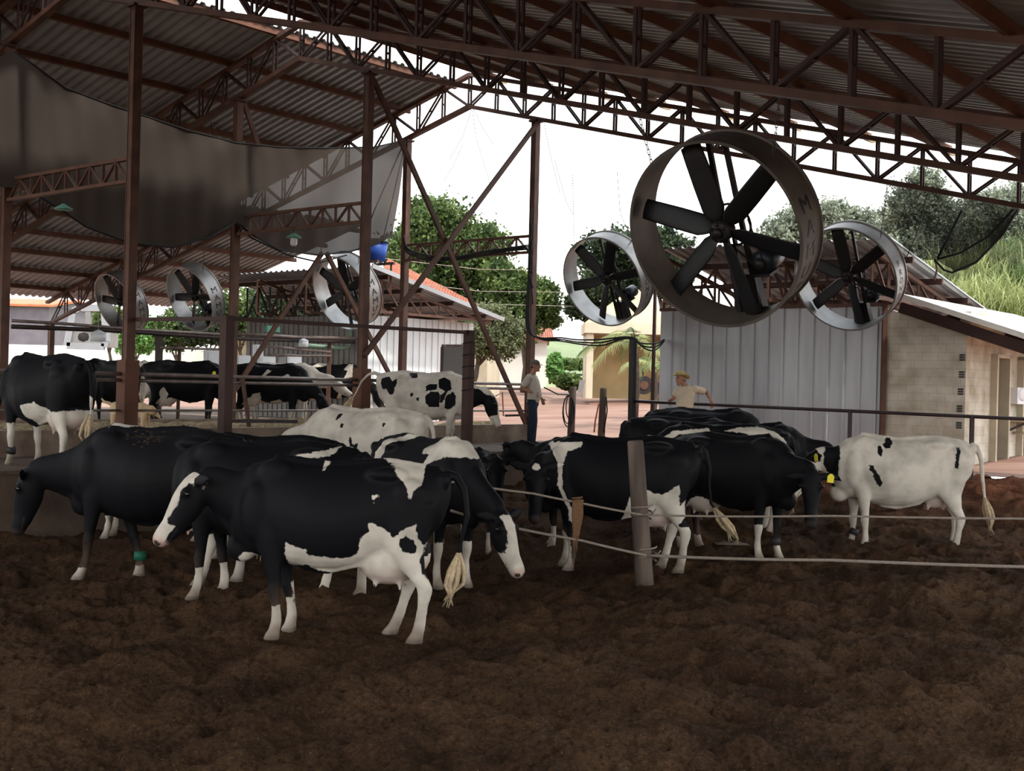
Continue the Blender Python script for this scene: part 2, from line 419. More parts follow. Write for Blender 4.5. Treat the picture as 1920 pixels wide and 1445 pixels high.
def bedding_material():
    m = bpy.data.materials.new('compost_bedding'); m.use_nodes = True; nt = m.node_tree; b = nt.nodes['Principled BSDF']
    b.inputs['Roughness'].default_value = .95; b.inputs['Specular IOR Level'].default_value = .08
    tc = nt.nodes.new('ShaderNodeTexCoord')
    def noise(sc, det=6, ro=.6):
        n = nt.nodes.new('ShaderNodeTexNoise'); n.inputs['Scale'].default_value = sc; n.inputs['Detail'].default_value = det; n.inputs['Roughness'].default_value = ro
        nt.links.new(tc.outputs['Object'], n.inputs['Vector']); return n
    def ramp(src, stops):
        r = nt.nodes.new('ShaderNodeValToRGB'); e = r.color_ramp.elements
        while len(e) < len(stops): e.new(.5)
        for q, (p, c) in zip(e, stops): q.position = p; q.color = (*c, 1)
        nt.links.new(src, r.inputs[0]); return r
    big = ramp(noise(.9, 5).outputs['Fac'], [(.35, (.058, .031, .018)), (.68, (.148, .083, .046))])
    fine = ramp(noise(34, 9, .85).outputs['Fac'], [(.34, (.22, .22, .22)), (.66, (1.75, 1.7, 1.6))])
    mul = nt.nodes.new('ShaderNodeMixRGB'); mul.blend_type = 'MULTIPLY'; mul.inputs[0].default_value = 1
    nt.links.new(big.outputs[0], mul.inputs[1]); nt.links.new(fine.outputs[0], mul.inputs[2])
    # pale chips of straw and shavings
    v = nt.nodes.new('ShaderNodeTexVoronoi'); v.inputs['Scale'].default_value = 42; v.inputs['Randomness'].default_value = 1
    nt.links.new(tc.outputs['Object'], v.inputs['Vector'])
    chip = ramp(v.outputs['Distance'], [(.10, (1, 1, 1)), (.17, (0, 0, 0))])
    sel = nt.nodes.new('ShaderNodeSeparateColor'); nt.links.new(v.outputs['Color'], sel.inputs[0])
    gt = nt.nodes.new('ShaderNodeMath'); gt.operation = 'GREATER_THAN'; gt.inputs[1].default_value = .80; nt.links.new(sel.outputs[0], gt.inputs[0])
    mm = nt.nodes.new('ShaderNodeMath'); mm.operation = 'MULTIPLY'; nt.links.new(chip.outputs[0], mm.inputs[0]); nt.links.new(gt.outputs[0], mm.inputs[1])
    mx = nt.nodes.new('ShaderNodeMixRGB'); nt.links.new(mm.outputs[0], mx.inputs[0]); nt.links.new(mul.outputs[0], mx.inputs[1]); mx.inputs[2].default_value = (.38, .27, .15, 1)
    # redder dry soil towards the far bank
    sp = nt.nodes.new('ShaderNodeSeparateXYZ'); nt.links.new(tc.outputs['Object'], sp.inputs[0])
    zr = nt.nodes.new('ShaderNodeMapRange'); zr.inputs[1].default_value = .18; zr.inputs[2].default_value = .6; nt.links.new(sp.outputs['Z'], zr.inputs[0])
    m2 = nt.nodes.new('ShaderNodeMixRGB'); m2.blend_type = 'MULTIPLY'; nt.links.new(zr.outputs[0], m2.inputs[0]); nt.links.new(mx.outputs[0], m2.inputs[1]); m2.inputs[2].default_value = (2.0, 1.35, 1.15, 1)
    nt.links.new(m2.outputs[0], b.inputs['Base Color'])
    bp = nt.nodes.new('ShaderNodeBump'); bp.inputs['Strength'].default_value = 1.0; bp.inputs['Distance'].default_value = .06
    nb = noise(30, 9, .85); nt.links.new(nb.outputs['Fac'], bp.inputs['Height']); nt.links.new(bp.outputs[0], b.inputs['Normal'])
    return m
fl = ground_grid(); fl.data.materials.append(bedding_material()); struct(fl, 'dark brown compost bedding, trodden and lumpy')

def slab(name, s0, s1, t0, t1, z0, z1, material, label=None):
    mb = MB(); mb.box(BC((s0 + s1) / 2, (t0 + t1) / 2, (z0 + z1) / 2), s1 - s0, t1 - t0, z1 - z0, EL, ER)
    return struct(mb.build(name, material), label)
slab('floor_cow_alley', -4, 21.6, 1.95, 5.0, -.4, AZ, 'soiled', 'raised concrete cow alley beside the bedding')
slab('floor_parlour', -4, 30, -19, -2.05, -.4, .89, 'concrete', 'concrete floor of the milking side')
slab('trim_1', -4, 21.6, 4.86, 5.04, AZ, AZ + .05, 'soiled', 'concrete kerb along the edge of the bedding')
# feed lane: straw-covered table between the post lines
def feed_lane():
    mb = MB(); n, m = 120, 18; vs = []; fs = []
    r = np.random.default_rng(3)
    for i in range(n + 1):
        s = 3 + (21.0 - 3) * i / n
        for j in range(m + 1):
            t = -1.95 + 3.9 * j / m
            h = .16 * math.exp(-((t - 1.4) / .5) ** 2) + .12 * math.exp(-((t + 1.4) / .5) ** 2)
            vs.append(BC(s, t, 1.0 + h * (1 + .5 * r.standard_normal()) * .8 + .012 * r.standard_normal()))
    for i in range(n):
        for j in range(m):
            a = i * (m + 1) + j; fs.append((a, a + 1, a + m + 2, a + m + 1))
    mb.add(vs, fs); o = mb.build('feed_layer', 'straw', None, True)
    return tag(o, 'straw-coloured chopped feed spread along the feed lane', 'feed', None, 'stuff')
slab('floor_feed_lane', -4, 21.1, -2.0, 1.96, .3, .99, 'concrete', 'raised concrete feed lane between the post lines')
feed_lane()
slab('trim_2', -4, 21.0, 1.9, 2.05, .5, 1.15, 'concrete', 'low concrete bunk wall along the feed lane, bedding side')
slab('trim_3', -4, 21.0, -2.05, -1.9, .5, 1.15, 'concrete', 'low concrete bunk wall along the feed lane, milking side')

# ---- feed-line rails
def rail(p0, p1, r, label, material='pipe', name='feed_rail', group='pipes of the feed line'):
    return tag(MB().tube([p0, (p0 + p1) / 2, p1], r, 10).build(name, material, None, True), label, 'rail', group)
for i, (sa, sb) in enumerate(((6.2, 11.0), (11.0, 16.05), (16.05, 21.1))):
    w_ = ['left of the tall boxed post', 'from boxed post to gate post', 'behind the raised tail of the spotted cow'][i]
    rail(BC(sa, 2.0, 2.03), BC(sb, 2.0, 2.03), .033, 'top feed-line pipe, ' + w_)
    rail(BC(sa, 2.0, 1.93), BC(sb, 2.0, 1.93), .03, 'second feed-line pipe, just below the top one, ' + w_)
    rail(BC(sa, 2.0, 1.45), BC(sb, 2.0, 1.45), .02, 'thin low feed-line pipe, ' + w_, 'pipe')
o = tag(MB().bar(on_t(455, 712, 2.1), on_t(467, 800, 2.1), .05, .05).build('leaning_stake', 'steel'), 'leaning brown stake against the feed rail beside the gate post', 'stake')
o = tag(MB().bar(on_t(425, 789, 2.12), on_t(556, 790, 2.12), .06, .06).build('low_rail', 'pipe_dark'), 'short dark low rail at the foot of the leaning stake', 'rail')

# ---- gate frame: two short posts and an angle rail
g1, g2 = BC(11.1, 4.4), BC(16.3, 4.42)
ga = on_z(418, 800, AZ)
def short_post(s, t, z1, label):
    root = thing('gate_post', label, 'post', BC(s, t, AZ), 'short posts carrying the alley rail')
    MB().box(BC(s, t, (AZ + z1) / 2), .15, .15, z1 - AZ, EL, ER).build('shaft', 'steel_dark', root)
    MB().box(BC(s, t, AZ + .02), .26, .26, .04, EL, ER).build('base_plate', 'iron', root)
    return root
short_post(11.1, 4.4, 2.92, 'dark square gate post rising behind the black cow backs, left of centre')
short_post(16.35, 4.45, 2.97, 'dark square gate post in front of the spotted cow, wound with wire')
tag(MB().bar(BC(11.1, 2.0, 2.9), BC(11.1, 4.4, 2.88), .06, .06).build('gate_rail', 'steel_dark'), 'brown angle rail from the tall boxed post to the left gate post', 'rail', 'alley top rails')
tag(MB().bar(BC(11.1, 4.4, 2.88), BC(16.35, 4.45, 2.93), .07, .06).build('gate_rail', 'steel_dark'), 'long brown angle rail between the two dark gate posts', 'rail', 'alley top rails')
wire = MB()
wire.tube([BC(16.3, 4.57, 1.85), BC(16.3, 4.57, 2.8)], .006, 5)
for k in range(5):
    z = 1.9 + k * .21; pts = [BC(16.35, 4.45, z + .02 * math.sin(q)) + (EL * math.cos(q) + ER * math.sin(q)) * .115 for q in np.linspace(0, 6.28, 13)]
    wire.tube(pts, .008, 5)
tag(wire.build('wire_wrap', 'cable'), 'loops of wire wound round the gate post before the spotted cow', 'wire')

# ---- milking parlour pipework and boxes, on the far side of the feed lane
def ppipe(pts, r, label, material='pipe', t=-6.0):
    return tag(MB().tube([on_t(x, y, t) for x, y in pts], r, 8).build('milk_pipe', material, None, True), label, 'pipe', 'pipework of the milking side')
ppipe([(22, 601), (110, 606), (250, 617), (420, 627)], .035, 'upper grey milk pipe running across the left, below the fans')
ppipe([(22, 612), (200, 619), (425, 634), (665, 641)], .05, 'thick dark milk pipe below the left-hand fans', 'pipe_dark')
ppipe([(425, 625), (560, 632), (668, 634)], .045, 'pale upper milk pipe in front of the grey cladding', 'pipe')
ppipe([(490, 648), (620, 660)], .035, 'sloping rusty pipe under the round white pot', 'pipe')
ppipe([(500, 665), (620, 667)], .035, 'low pale pipe right of the white box', 'pipe')
ppipe([(300, 651), (425, 655)], .03, 'thin pipe behind the left cows', 'pipe')
ppipe([(560, 647), (640, 652), (652, 650), (657, 640), (658, 618)], .06, 'pale green pipe bending upward beside the post', 'green_pipe', -6.3)
def pbox(x0, y0, x1, y1, label, material='white', name='control_box', t=-6.0, dep=.14):
    a = on_t(x0, y0, t); b = on_t(x1, y0, t); c = on_t(x1, y1, t); d = on_t(x0, y1, t)
    zt_ = (a.z + b.z) / 2; zb_ = (c.z + d.z) / 2; a.z = b.z = zt_; c.z = d.z = zb_
    root = thing(name, label, 'box', (a + c) / 2 * 1.0, 'boxes on the milking side')
    root.location.z = zb_; WORLD[root.name] = Vector(root.location)
    MB().prism([a, b, c, d], ER * -dep).build('case', material, root)
    f = (b - a) * .1; g = UP * ((zt_ - zb_) * .1)
    MB().prism([a + f - g, b - f - g, c - f + g, d + f + g], ER * .015).build('cover', material, root)
    return root
pbox(480, 646, 494, 668, 'small upright white control box left of the white panels')
pbox(388, 657, 412, 690, 'pale blue-white panel behind the gate post, left side', name='feed_tray')
pbox(444, 666, 470, 692, 'pale panel just right of the rust post, behind the brace foot', name='feed_tray')
pbox(489, 668, 517, 692, 'white panel left of the round grey panel, behind the black-and-white cow', name='feed_tray')
pbox(539, 668, 566, 692, 'white panel above the spotted-faced cow', name='feed_tray')
pbox(520, 669, 537, 686, 'grey rounded panel between the two white panels', 'sheet_dark', 'feed_chute')
pbox(501, 611, 525, 623, 'green lamp box on the grey cladding, upper one', 'green_paint', 'lamp_box', -8.2)
pbox(584, 634, 606, 642, 'green lamp box on the grey cladding, lower one', 'green_paint', 'lamp_box', -8.2)
def pot(x, y, r, h, label):
    p = on_t(x, y, -5.9)
    root = thing('milk_pot', label, 'pot', p, 'round pots under the milk pipe')
    MB().tube([p, p + UP * h * .7], r, 16).build('bowl', 'white', root, True)
    MB().tube([p + UP * h * .7, p + UP * h * .8, p + UP * h * 1.02], [r * 1.06, r * .9, r * .12], 16).build('lid', 'white', root, True)
    MB().tube([p + UP * h, p + UP * (h + .35)], .012, 6).build('hanger', 'pipe', root)
pot(569, 650, .13, .22, 'round white pot hanging before the grey cladding')
pot(184, 640, .17, .26, 'round grey-white pot hanging by the small left fan')
pt = MB()
P0 = on_t(618, 636, -6.1); tag(MB().bar(Vector((P0.x, P0.y, AZ)), P0, .12, .1).build('pipe_post', 'steel'), 'short rust-red post carrying the pale milk pipe', 'post')
P0 = on_t(299, 622, -6.1); tag(MB().bar(Vector((P0.x, P0.y, AZ)), P0, .16, .14).build('pipe_post', 'pipe_dark'), 'dark post under the milk pipe right of the small left fan', 'post')
P0 = on_t(337, 640, -6.1); tag(MB().bar(Vector((P0.x, P0.y, AZ)), P0, .07, .07).build('pipe_post', 'steel'), 'thin rust post right of the dark pipe post', 'post')

pd = MB(); r = np.random.default_rng(12); ring = [BC(19.6 + .95 * math.cos(q) * (1 + .25 * math.sin(3 * q)), 3.5 + .75 * math.sin(q) * (1 + .2 * math.cos(4 * q)), AZ + .006) for q in np.linspace(0, 6.2832, 40, endpoint=False)]
pd.prism(ring, UP * -.004); tag(pd.build('puddle', 'water'), 'shallow bright puddle on the alley left of the man in the cap', 'puddle')
# ================================================================== GROUND OUTSIDE
def yard_z(s): return .70 + .055 * max(0, min(s, 62) - 23)
def terrain():
    ss = [20.55, 22, 23.5, 26, 29, 32, 36, 40, 45, 50, 56, 62, 80, 140]
    ts = [-120, -70, -45, -30, -19] + [-15 + 1.5 * k for k in range(32)] + [36, 45, 60, 90, 120]
    mb = MB(); vs = []; fs = []
    r = np.random.default_rng(8)
    for s in ss:
        for t in ts: vs.append(BC(s, t, yard_z(s) + .03 * r.standard_normal() * (s > 24)))
    n = len(ts)
    for i in range(len(ss) - 1):
        for j in range(n - 1): a = i * n + j; fs.append((a, a + 1, a + n + 1, a + n))
    mb.add(vs, fs)
    b = len(mb.v)
    mb.add([BC(-60, -120, .70), BC(20.55, -120, .70), BC(20.55, -19, .70), BC(-60, -19, .70)], [(0, 1, 2, 3)])
    return mb.build('ground_yard', yard_mat(), None, True, origin=(0, 0, 0))
def yard_mat():
    m = bpy.data.materials.new('red_yard_soil'); m.use_nodes = True; nt = m.node_tree; b = nt.nodes['Principled BSDF']
    b.inputs['Roughness'].default_value = .95
    tc = nt.nodes.new('ShaderNodeTexCoord')
    n = nt.nodes.new('ShaderNodeTexNoise'); n.inputs['Scale'].default_value = .45; n.inputs['Detail'].default_value = 9; n.inputs['Roughness'].default_value = .65
    mp = nt.nodes.new('ShaderNodeMapping'); mp.inputs['Rotation'].default_value = (0, 0, .3); mp.inputs['Scale'].default_value = (.5, 2.2, 1)
    nt.links.new(tc.outputs['Object'], mp.inputs[0]); nt.links.new(mp.outputs[0], n.inputs['Vector'])
    r = nt.nodes.new('ShaderNodeValToRGB'); e = r.color_ramp.elements
    e[0].position = .34; e[0].color = (.165, .075, .050, 1); e[1].position = .60; e[1].color = (.26, .155, .115, 1)
    nt.links.new(n.outputs['Fac'], r.inputs[0])
    # grass far out and at the sides
    sp = nt.nodes.new('ShaderNodeSeparateXYZ'); nt.links.new(tc.outputs['Object'], sp.inputs[0])
    mr = nt.nodes.new('ShaderNodeMapRange'); mr.inputs[1].default_value = 57; mr.inputs[2].default_value = 61; nt.links.new(sp.outputs['Y'], mr.inputs[0])
    mx = nt.nodes.new('ShaderNodeMixRGB'); nt.links.new(mr.outputs[0], mx.inputs[0]); nt.links.new(r.outputs[0], mx.inputs[1]); mx.inputs[2].default_value = (.22, .27, .13, 1)
    nt.links.new(mx.outputs[0], b.inputs['Base Color'])
    return m
struct(terrain(), 'reddish dirt yard and grass beyond the barn')
lw = MB(); lw.add([(-140, -120, -.45), (140, -120, -.45), (140, 24, -.45), (-140, 24, -.45)], [(0, 1, 2, 3)])
struct(lw.build('ground_under', mat('dark_earth', (.12, .075, .05), .95, 0, .3, .5), None, origin=(0, 0, 0)), 'bare earth around the barn')

# ================================================================== SHEDS
def corrugated(a, b, z0, z1, out, material, name, parent=None, pitch=.2, h=.03):
    """vertical ribbed wall from ground point a to b"""
    a = Vector(a); b = Vector(b); d = (b - a); L = d.length; d.normalize(); mb = MB(); pts = []; x = 0
    while x < L:
        for q, hh in ((0, 0), (.86, 0), (.875, h), (.975, h)):
            if x + q * pitch <= L: pts.append((x + q * pitch, hh))
        x += pitch
    pts.append((L, 0)); n = len(pts); vs = []
    for o2 in (0, -.02):
        for z in (z0, z1):
            for x, hh in pts: p = a + d * x + out * (hh + o2); vs.append((p.x, p.y, z))
    fs = []
    for j in range(n - 1):
        fs.append((j, j + 1, n + j + 1, n + j)); fs.append((2 * n + j, 3 * n + j, 3 * n + j + 1, 2 * n + j + 1))
        fs.append((n + j, n + j + 1, 3 * n + j + 1, 3 * n + j))
    fs += [(0, n, 3 * n, 2 * n), (n - 1, 3 * n - 1, 4 * n - 1, 2 * n - 1)]
    mb.add(vs, fs); return mb.build(name, material, parent)
def shed_roof(name, pl, pr, pf, parent=None, material='sheet', pitch=.24, over=0):
    """corrugated plane: near edge pl->pr, running back along the vector pr->pf"""
    pl, pr, pf = Vector(pl), Vector(pr), Vector(pf); e = pr - pl; L = e.length; e.normalize(); back = pf - pr
    up = e.cross(back).normalized(); up = up if up.z > 0 else -up
    pts = []; x = 0
    while x < L:
        for q, hh in ((0, 0), (.45, 0), (.58, .045), (.87, .045)):
            if x + q * pitch <= L: pts.append((x + q * pitch, hh))
        x += pitch
    n = len(pts); vs = []; fs = []
    for th in (0, .012):
        for k in (0, 1):
            for x, hh in pts: vs.append(pl + e * x + back * k + up * (hh + th))
    for j in range(n - 1):
        fs.append((j, j + 1, n + j + 1, n + j)); fs.append((2 * n + j, 3 * n + j, 3 * n + j + 1, 2 * n + j + 1)); fs.append((j, 2 * n + j, 2 * n + j + 1, j + 1))
    mb = MB().add(vs, fs); return mb.build(name, material, parent), e, back, up

# ---- shed on the right (ribbed metal front, brick annex)
S1 = 22.8
W0 = on_s(1238, 640, S1); W1 = on_s(1660, 640, S1); W2 = on_s(1811, 700, S1)
zw = on_s(1450, 573, S1).z
W0.z = W1.z = W2.z = 0
wl = corrugated(W0, W1, .5, zw, -EL, 'sheet_wall', 'wall_shed_front', None, .335, .05); struct(wl, 'ribbed pale metal front wall of the right-hand shed')
MB().bar(W0 + UP * (zw - .03) - EL * .04, W1 + UP * (zw - .03) - EL * .04, .05, .07).build('top_flashing', 'steel', wl)
struct(corrugated(W0 + EL * .03, W0 + EL * 5.0, .5, zw, -ER, 'sheet_wall', 'wall_shed_side', None, .335, .03), 'left side wall of the right-hand shed')
MB().bar(W1 + UP * .5 - EL * .05, W1 + UP * (zw + .1) - EL * .05, .09, .09).build('corner_post', 'steel', wl)
# roof
RL = on_s(1243, 468, 22.0); RR = on_s(1673, 448, 22.0)
_, tA = to_st(RR.x, RR.y); RF = on_t(1878, 602, tA)
shed = thing('shed_roof', 'pitched roof with red lattice over the pale ribbed shed on the right', 'roof', (RL + RR) / 2)
ro, ev, bk, upv = shed_roof('roof_sheet', RL, RR, RF, shed)
for k, fq in enumerate((.17, .42, .66, .90)):
    MB().bar(RL + bk * fq - upv * .09, RR + bk * fq - upv * .09, .07, .12).build('purlin', 'steel_dark', shed)
for fr in (.02, .5, .93):
    base = RL + ev * ((RR - RL).length * fr)
    A = base - upv * .2; B = base + bk * .97 - upv * .2; zc = zw + .06
    MB().bar(A, B, .08, .08).build('rafter', 'steel', shed)
    MB().bar(Vector((A.x, A.y, zc)), Vector((B.x, B.y, zc)), .08, .08).build('tie_beam', 'steel', shed)
    for k in range(9):
        q = A + (B - A) * (k / 8); q2 = A + (B - A) * (min(k + 1, 8) / 8)
        if q.z > zc + .08:
            MB().bar(Vector((q.x, q.y, zc)), q, .045, .045).build('strut', 'steel', shed)
            if k < 8: MB().bar(q, Vector((q2.x, q2.y, zc)), .04, .04).build('diagonal', 'steel', shed)
for k in range(9):   # front lattice over the wall
    q = W0 + (W1 - W0) * (k / 8) + EL * .1; zr = RL.z + (RR.z - RL.z) * k / 8 - .35
    MB().bar(Vector((q.x, q.y, zw)), Vector((q.x, q.y, zr)), .05, .05).build('strut', 'steel', shed)
    if k < 8:
        q2 = W0 + (W1 - W0) * ((k + 1) / 8) + EL * .1
        MB().bar(Vector((q.x, q.y, zw if k % 2 else zr)), Vector((q2.x, q2.y, zr if k % 2 else zw)), .045, .045).build('diagonal', 'steel', shed)
MB().bar(W0 + UP * (zw + .45) + EL * .1, W1 + UP * (zw + .45) + EL * .1, .06, .07).build('tie_beam', 'steel_dark', shed)
# thin corner post left of the shed
q0 = on_s(1228, 560, 23.4); tag(MB().bar(Vector((q0.x, q0.y, .73)), on_s(1229, 528, 23.4), .06, .06).build('corner_stanchion', 'steel_dark'), 'thin dark upright just left of the ribbed shed wall', 'post')

def brick_mat():
    m = bpy.data.materials.new('whitewashed_hollow_brick'); m.use_nodes = True; nt = m.node_tree; b = nt.nodes['Principled BSDF']; b.inputs['Roughness'].default_value = .92
    tc = nt.nodes.new('ShaderNodeTexCoord'); mp = nt.nodes.new('ShaderNodeMapping'); mp.inputs['Rotation'].default_value = (math.radians(90), 0, math.radians(40))
    sp = nt.nodes.new('ShaderNodeSeparateXYZ'); cb = nt.nodes.new('ShaderNodeCombineXYZ'); nt.links.new(tc.outputs['Object'], sp.inputs[0])
    dt = nt.nodes.new('ShaderNodeVectorMath'); dt.operation = 'DOT_PRODUCT'; dt.inputs[1].default_value = (LY + LX, -LX + LY, 0); nt.links.new(tc.outputs['Object'], dt.inputs[0])
    nt.links.new(dt.outputs['Value'], cb.inputs[0]); nt.links.new(sp.outputs['Z'], cb.inputs[1])
    br = nt.nodes.new('ShaderNodeTexBrick'); br.inputs['Scale'].default_value = 1; br.inputs['Brick Width'].default_value = .30; br.inputs['Row Height'].default_value = .155
    br.inputs['Mortar Size'].default_value = .006; br.inputs['Color1'].default_value = (.58, .54, .46, 1); br.inputs['Color2'].default_value = (.54, .50, .42, 1); br.inputs['Mortar'].default_value = (.46, .42, .35, 1)
    nt.links.new(cb.outputs[0], br.inputs['Vector'])
    n = nt.nodes.new('ShaderNodeTexNoise'); n.inputs['Scale'].default_value = 2.2; n.inputs['Detail'].default_value = 8; nt.links.new(tc.outputs['Object'], n.inputs['Vector'])
    r = nt.nodes.new('ShaderNodeValToRGB'); r.color_ramp.elements[0].position = .3; r.color_ramp.elements[0].color = (.62, .58, .5, 1); r.color_ramp.elements[1].position = .65; r.color_ramp.elements[1].color = (1.1, 1.1, 1.1, 1)
    nt.links.new(n.outputs['Fac'], r.inputs[0])
    mx = nt.nodes.new('ShaderNodeMixRGB'); mx.blend_type = 'MULTIPLY'; mx.inputs[0].default_value = 1; nt.links.new(br.outputs['Color'], mx.inputs[1]); nt.links.new(r.outputs[0], mx.inputs[2])
    nt.links.new(mx.outputs[0], b.inputs['Base Color'])
    bp = nt.nodes.new('ShaderNodeBump'); bp.inputs['Strength'].default_value = .3; bp.inputs['Distance'].default_value = .01; bp.invert = True
    nt.links.new(br.outputs['Fac'], bp.inputs['Height']); nt.links.new(bp.outputs[0], b.inputs['Normal'])
    return m
BR = brick_mat()
def top_at(x, y, s=S1): return on_s(x, y, s).z
za, zb2 = top_at(1664, 578), top_at(1811, 622)
mb = MB(); mb.prism([W1 + UP * .5, W2 + UP * .5, Vector((W2.x, W2.y, zb2)), Vector((W1.x, W1.y, za))], EL * .2)
bw = struct(mb.build('wall_brick_front', BR), 'whitewashed hollow-brick front wall right of the ribbed shed')
# exposed hollow brick ends at the corner
for k, (xx, yy) in enumerate([(1804, 670), (1803, 702), (1801, 734), (1799, 766), (1798, 797)]):
    c = on_s(xx, yy, S1 - .012); hb = MB()
    for i in (-1, 0, 1):
        for j in (-.5, .5): hb.box(c + ER * (j * .055) + UP * (i * .045), .02, .042, .034, EL, ER)
    hb.build('hollow_holes', 'opening_dark', bw)
# side wall with the two doorways (plane t = corner)
_, tC = to_st(W2.x, W2.y)
sC = to_st(W2.x, W2.y)[0]
def side_s(x, y=760): p = on_t(x, y, tC); return to_st(p.x, p.y)[0]
d1a, d1b = side_s(1856), side_s(1882); d2a, d2b = side_s(1906), side_s(1932)
zd = on_t(1868, 665, tC).z; ztop = 3.6
sw = MB()
for a_, b_, z0_, z1_ in ((sC + .2, d1a, .5, ztop), (d1a, d1b, zd, ztop), (d1b, d2a, .5, ztop), (d2a, d2b, zd, ztop), (d2b, d2b + 3, .5, ztop)):
    sw.box(BC((a_ + b_) / 2, tC - .1, (z0_ + z1_) / 2), b_ - a_, .2, z1_ - z0_, EL, ER)
struct(sw.build('wall_brick_side', BR), 'sunlit whitewashed side wall with two narrow doorways')
for k, (a_, b_) in enumerate(((d1a, d1b), (d2a, d2b))):
    root = thing('door_%d' % (k + 1), 'narrow doorway with pale frame in the white wall, ' + ('left of the white dispenser' if k == 0 else 'at the right edge past the dispenser'), 'door', BC((a_ + b_) / 2, tC, .7), None, 'structure')
    for q in (a_ + .04, b_ - .04): MB().box(BC(q, tC, (.7 + zd) / 2), .08, .26, zd - .7, EL, ER).build('jamb', 'door', root)
    MB().box(BC((a_ + b_) / 2, tC, zd - .03), b_ - a_, .26, .07, EL, ER).build('lintel', 'door', root)
    MB().bar(BC(b_ - .06, tC - .06, .72 + (zd - .72) / 2), BC(b_ - .06, tC - .85, .72 + (zd - .72) / 2), zd - .76, .04, UP).build('door_leaf', 'door', root)
    MB().box(BC((a_ + b_) / 2, tC - 1.6, 1.9), b_ - a_ + 1.2, .1, 2.8, EL, ER).build('room_back', 'opening_dark', root)
wb = thing('soap_dispenser', 'white wall dispenser between the two doorways, above the sink pipe', 'dispenser', on_t(1897, 756, tC + .1))
sm = (side_s(1886) + side_s(1908)) / 2; wd = side_s(1908) - side_s(1886)
z0_, z1_ = on_t(1897, 757, tC).z, on_t(1897, 726, tC).z
MB().box(BC(sm, tC + .1, (z0_ + z1_) / 2), wd * .8, .2, z1_ - z0_, EL, ER).build('case', 'white', wb)
MB().ball(BC(sm, tC + .19, (z0_ + z1_) / 2 + .03), wd * .36, .06, (z1_ - z0_) * .42, 14, 8, EL, ER).build('front_cover', 'white', wb, True)
sk = thing('wash_sink', 'small wall sink with bent pale drain pipe beside the far-right doorway', 'sink', on_t(1900, 800, tC + .2))
zs = on_t(1900, 787, tC).z
MB().box(BC(sm + .1, tC + .24, zs), wd * 1.4, .46, .06, EL, ER).build('ledge', 'door', sk)
MB().tube([BC(sm + .1, tC + .3, zs), BC(sm + .1, tC + .3, zs - .22), BC(sm + .1, tC + .2, zs - .26), BC(sm + .1, tC, zs - .26)], .03, 8).build('drain_pipe', 'door', sk, True)
MB().bar(BC(sm - .3, tC + .02, zs - .22), BC(sm + .1, tC + .3, zs - .03), .03, .04).build('bracket', 'iron', sk)
# lean-to roof of the annex
A0 = on_s(1688, 560, 22.35); A1 = on_s(1935, 640, 22.35)
an = thing('annex_roof', 'bright thin lean-to roof sloping right over the white brick annex', 'roof', A0)
dd = EL * 6.5
nrm = (A1 - A0).cross(EL).normalized(); nrm = nrm if nrm.z > 0 else -nrm
A2 = A0 + (A1 - A0) * 1.03
MB().prism([A0, A2, A2 + dd, A0 + dd], nrm * .10).build('roof_sheet', 'whitewash', an)
MB().bar(A0 - nrm * .16 + EL * .15, A2 - nrm * .16 + EL * .15, .10, .2, EL).build('rafter', 'steel_dark', an)
MB().bar(A0 - nrm * .16 + EL * 2.6, A2 - nrm * .16 + EL * 2.6, .10, .2, EL).build('rafter', 'steel_dark', an)

# ---- metal shed on the left behind the fan
S2 = 23.4
C0 = on_s(689, 640, S2); _, tB = to_st(C0.x, C0.y); C0.z = 0
L0 = on_s(462, 640, S2); L0.z = 0; E0 = on_t(887, 640, tB); E0.z = 0
z2 = on_s(689, 590, S2).z
wd_ = struct(corrugated(L0, C0, .6, z2, -EL, 'sheet_dark', 'wall_metal_front', None, .22, .03), 'dull grey ribbed front of the metal shed behind the cows, tone deepened for shade')
wr_ = struct(corrugated(C0, E0, .6, z2, ER, 'cladding_sunlit', 'wall_metal_side', None, .26, .03), 'white ribbed side of the metal shed, lightened as if sunlit, with a dark doorway')
da, db = on_t(828, 650, tB), on_t(868, 650, tB)
dr = thing('door_3', 'dark doorway in the bright ribbed side of the metal shed', 'door', Vector((da.x, da.y, .7)), None, 'structure')
MB().prism([Vector((da.x, da.y, .7)), Vector((db.x, db.y, .7)), db, da], ER * .06).build('opening', 'opening_dark', dr)  # solid dark panel stands for the unlit doorway
for q in (da, db): MB().bar(Vector((q.x, q.y, .7)), q, .06, .14).build('jamb', 'steel_dark', dr)
MB().bar(da, db, .06, .14).build('lintel', 'steel_dark', dr)
V0 = on_s(697, 506, 22.5); _, tV = to_st(V0.x, V0.y); V1 = on_t(944, 600, tV); VL = on_s(405, 512, 22.5); VL.z = V0.z = (VL.z + V0.z) / 2
sh2 = thing('metal_shed_roof', 'grey corrugated roof of the metal shed, running down to the right', 'roof', (VL + V0) / 2)
_, ev2, bk2, up2 = shed_roof('roof_sheet', VL, V0, V1, sh2)
for fq in (.12, .36, .60, .86): MB().bar(VL + bk2 * fq - up2 * .09, V0 + bk2 * fq - up2 * .09, .07, .12).build('purlin', 'steel_dark', sh2)
MB().bar(V0 + up2 * .02 + ER * .02, V1 + up2 * .02 + ER * .02, .03, .12, ER).build('edge_flashing', 'sheet', sh2)
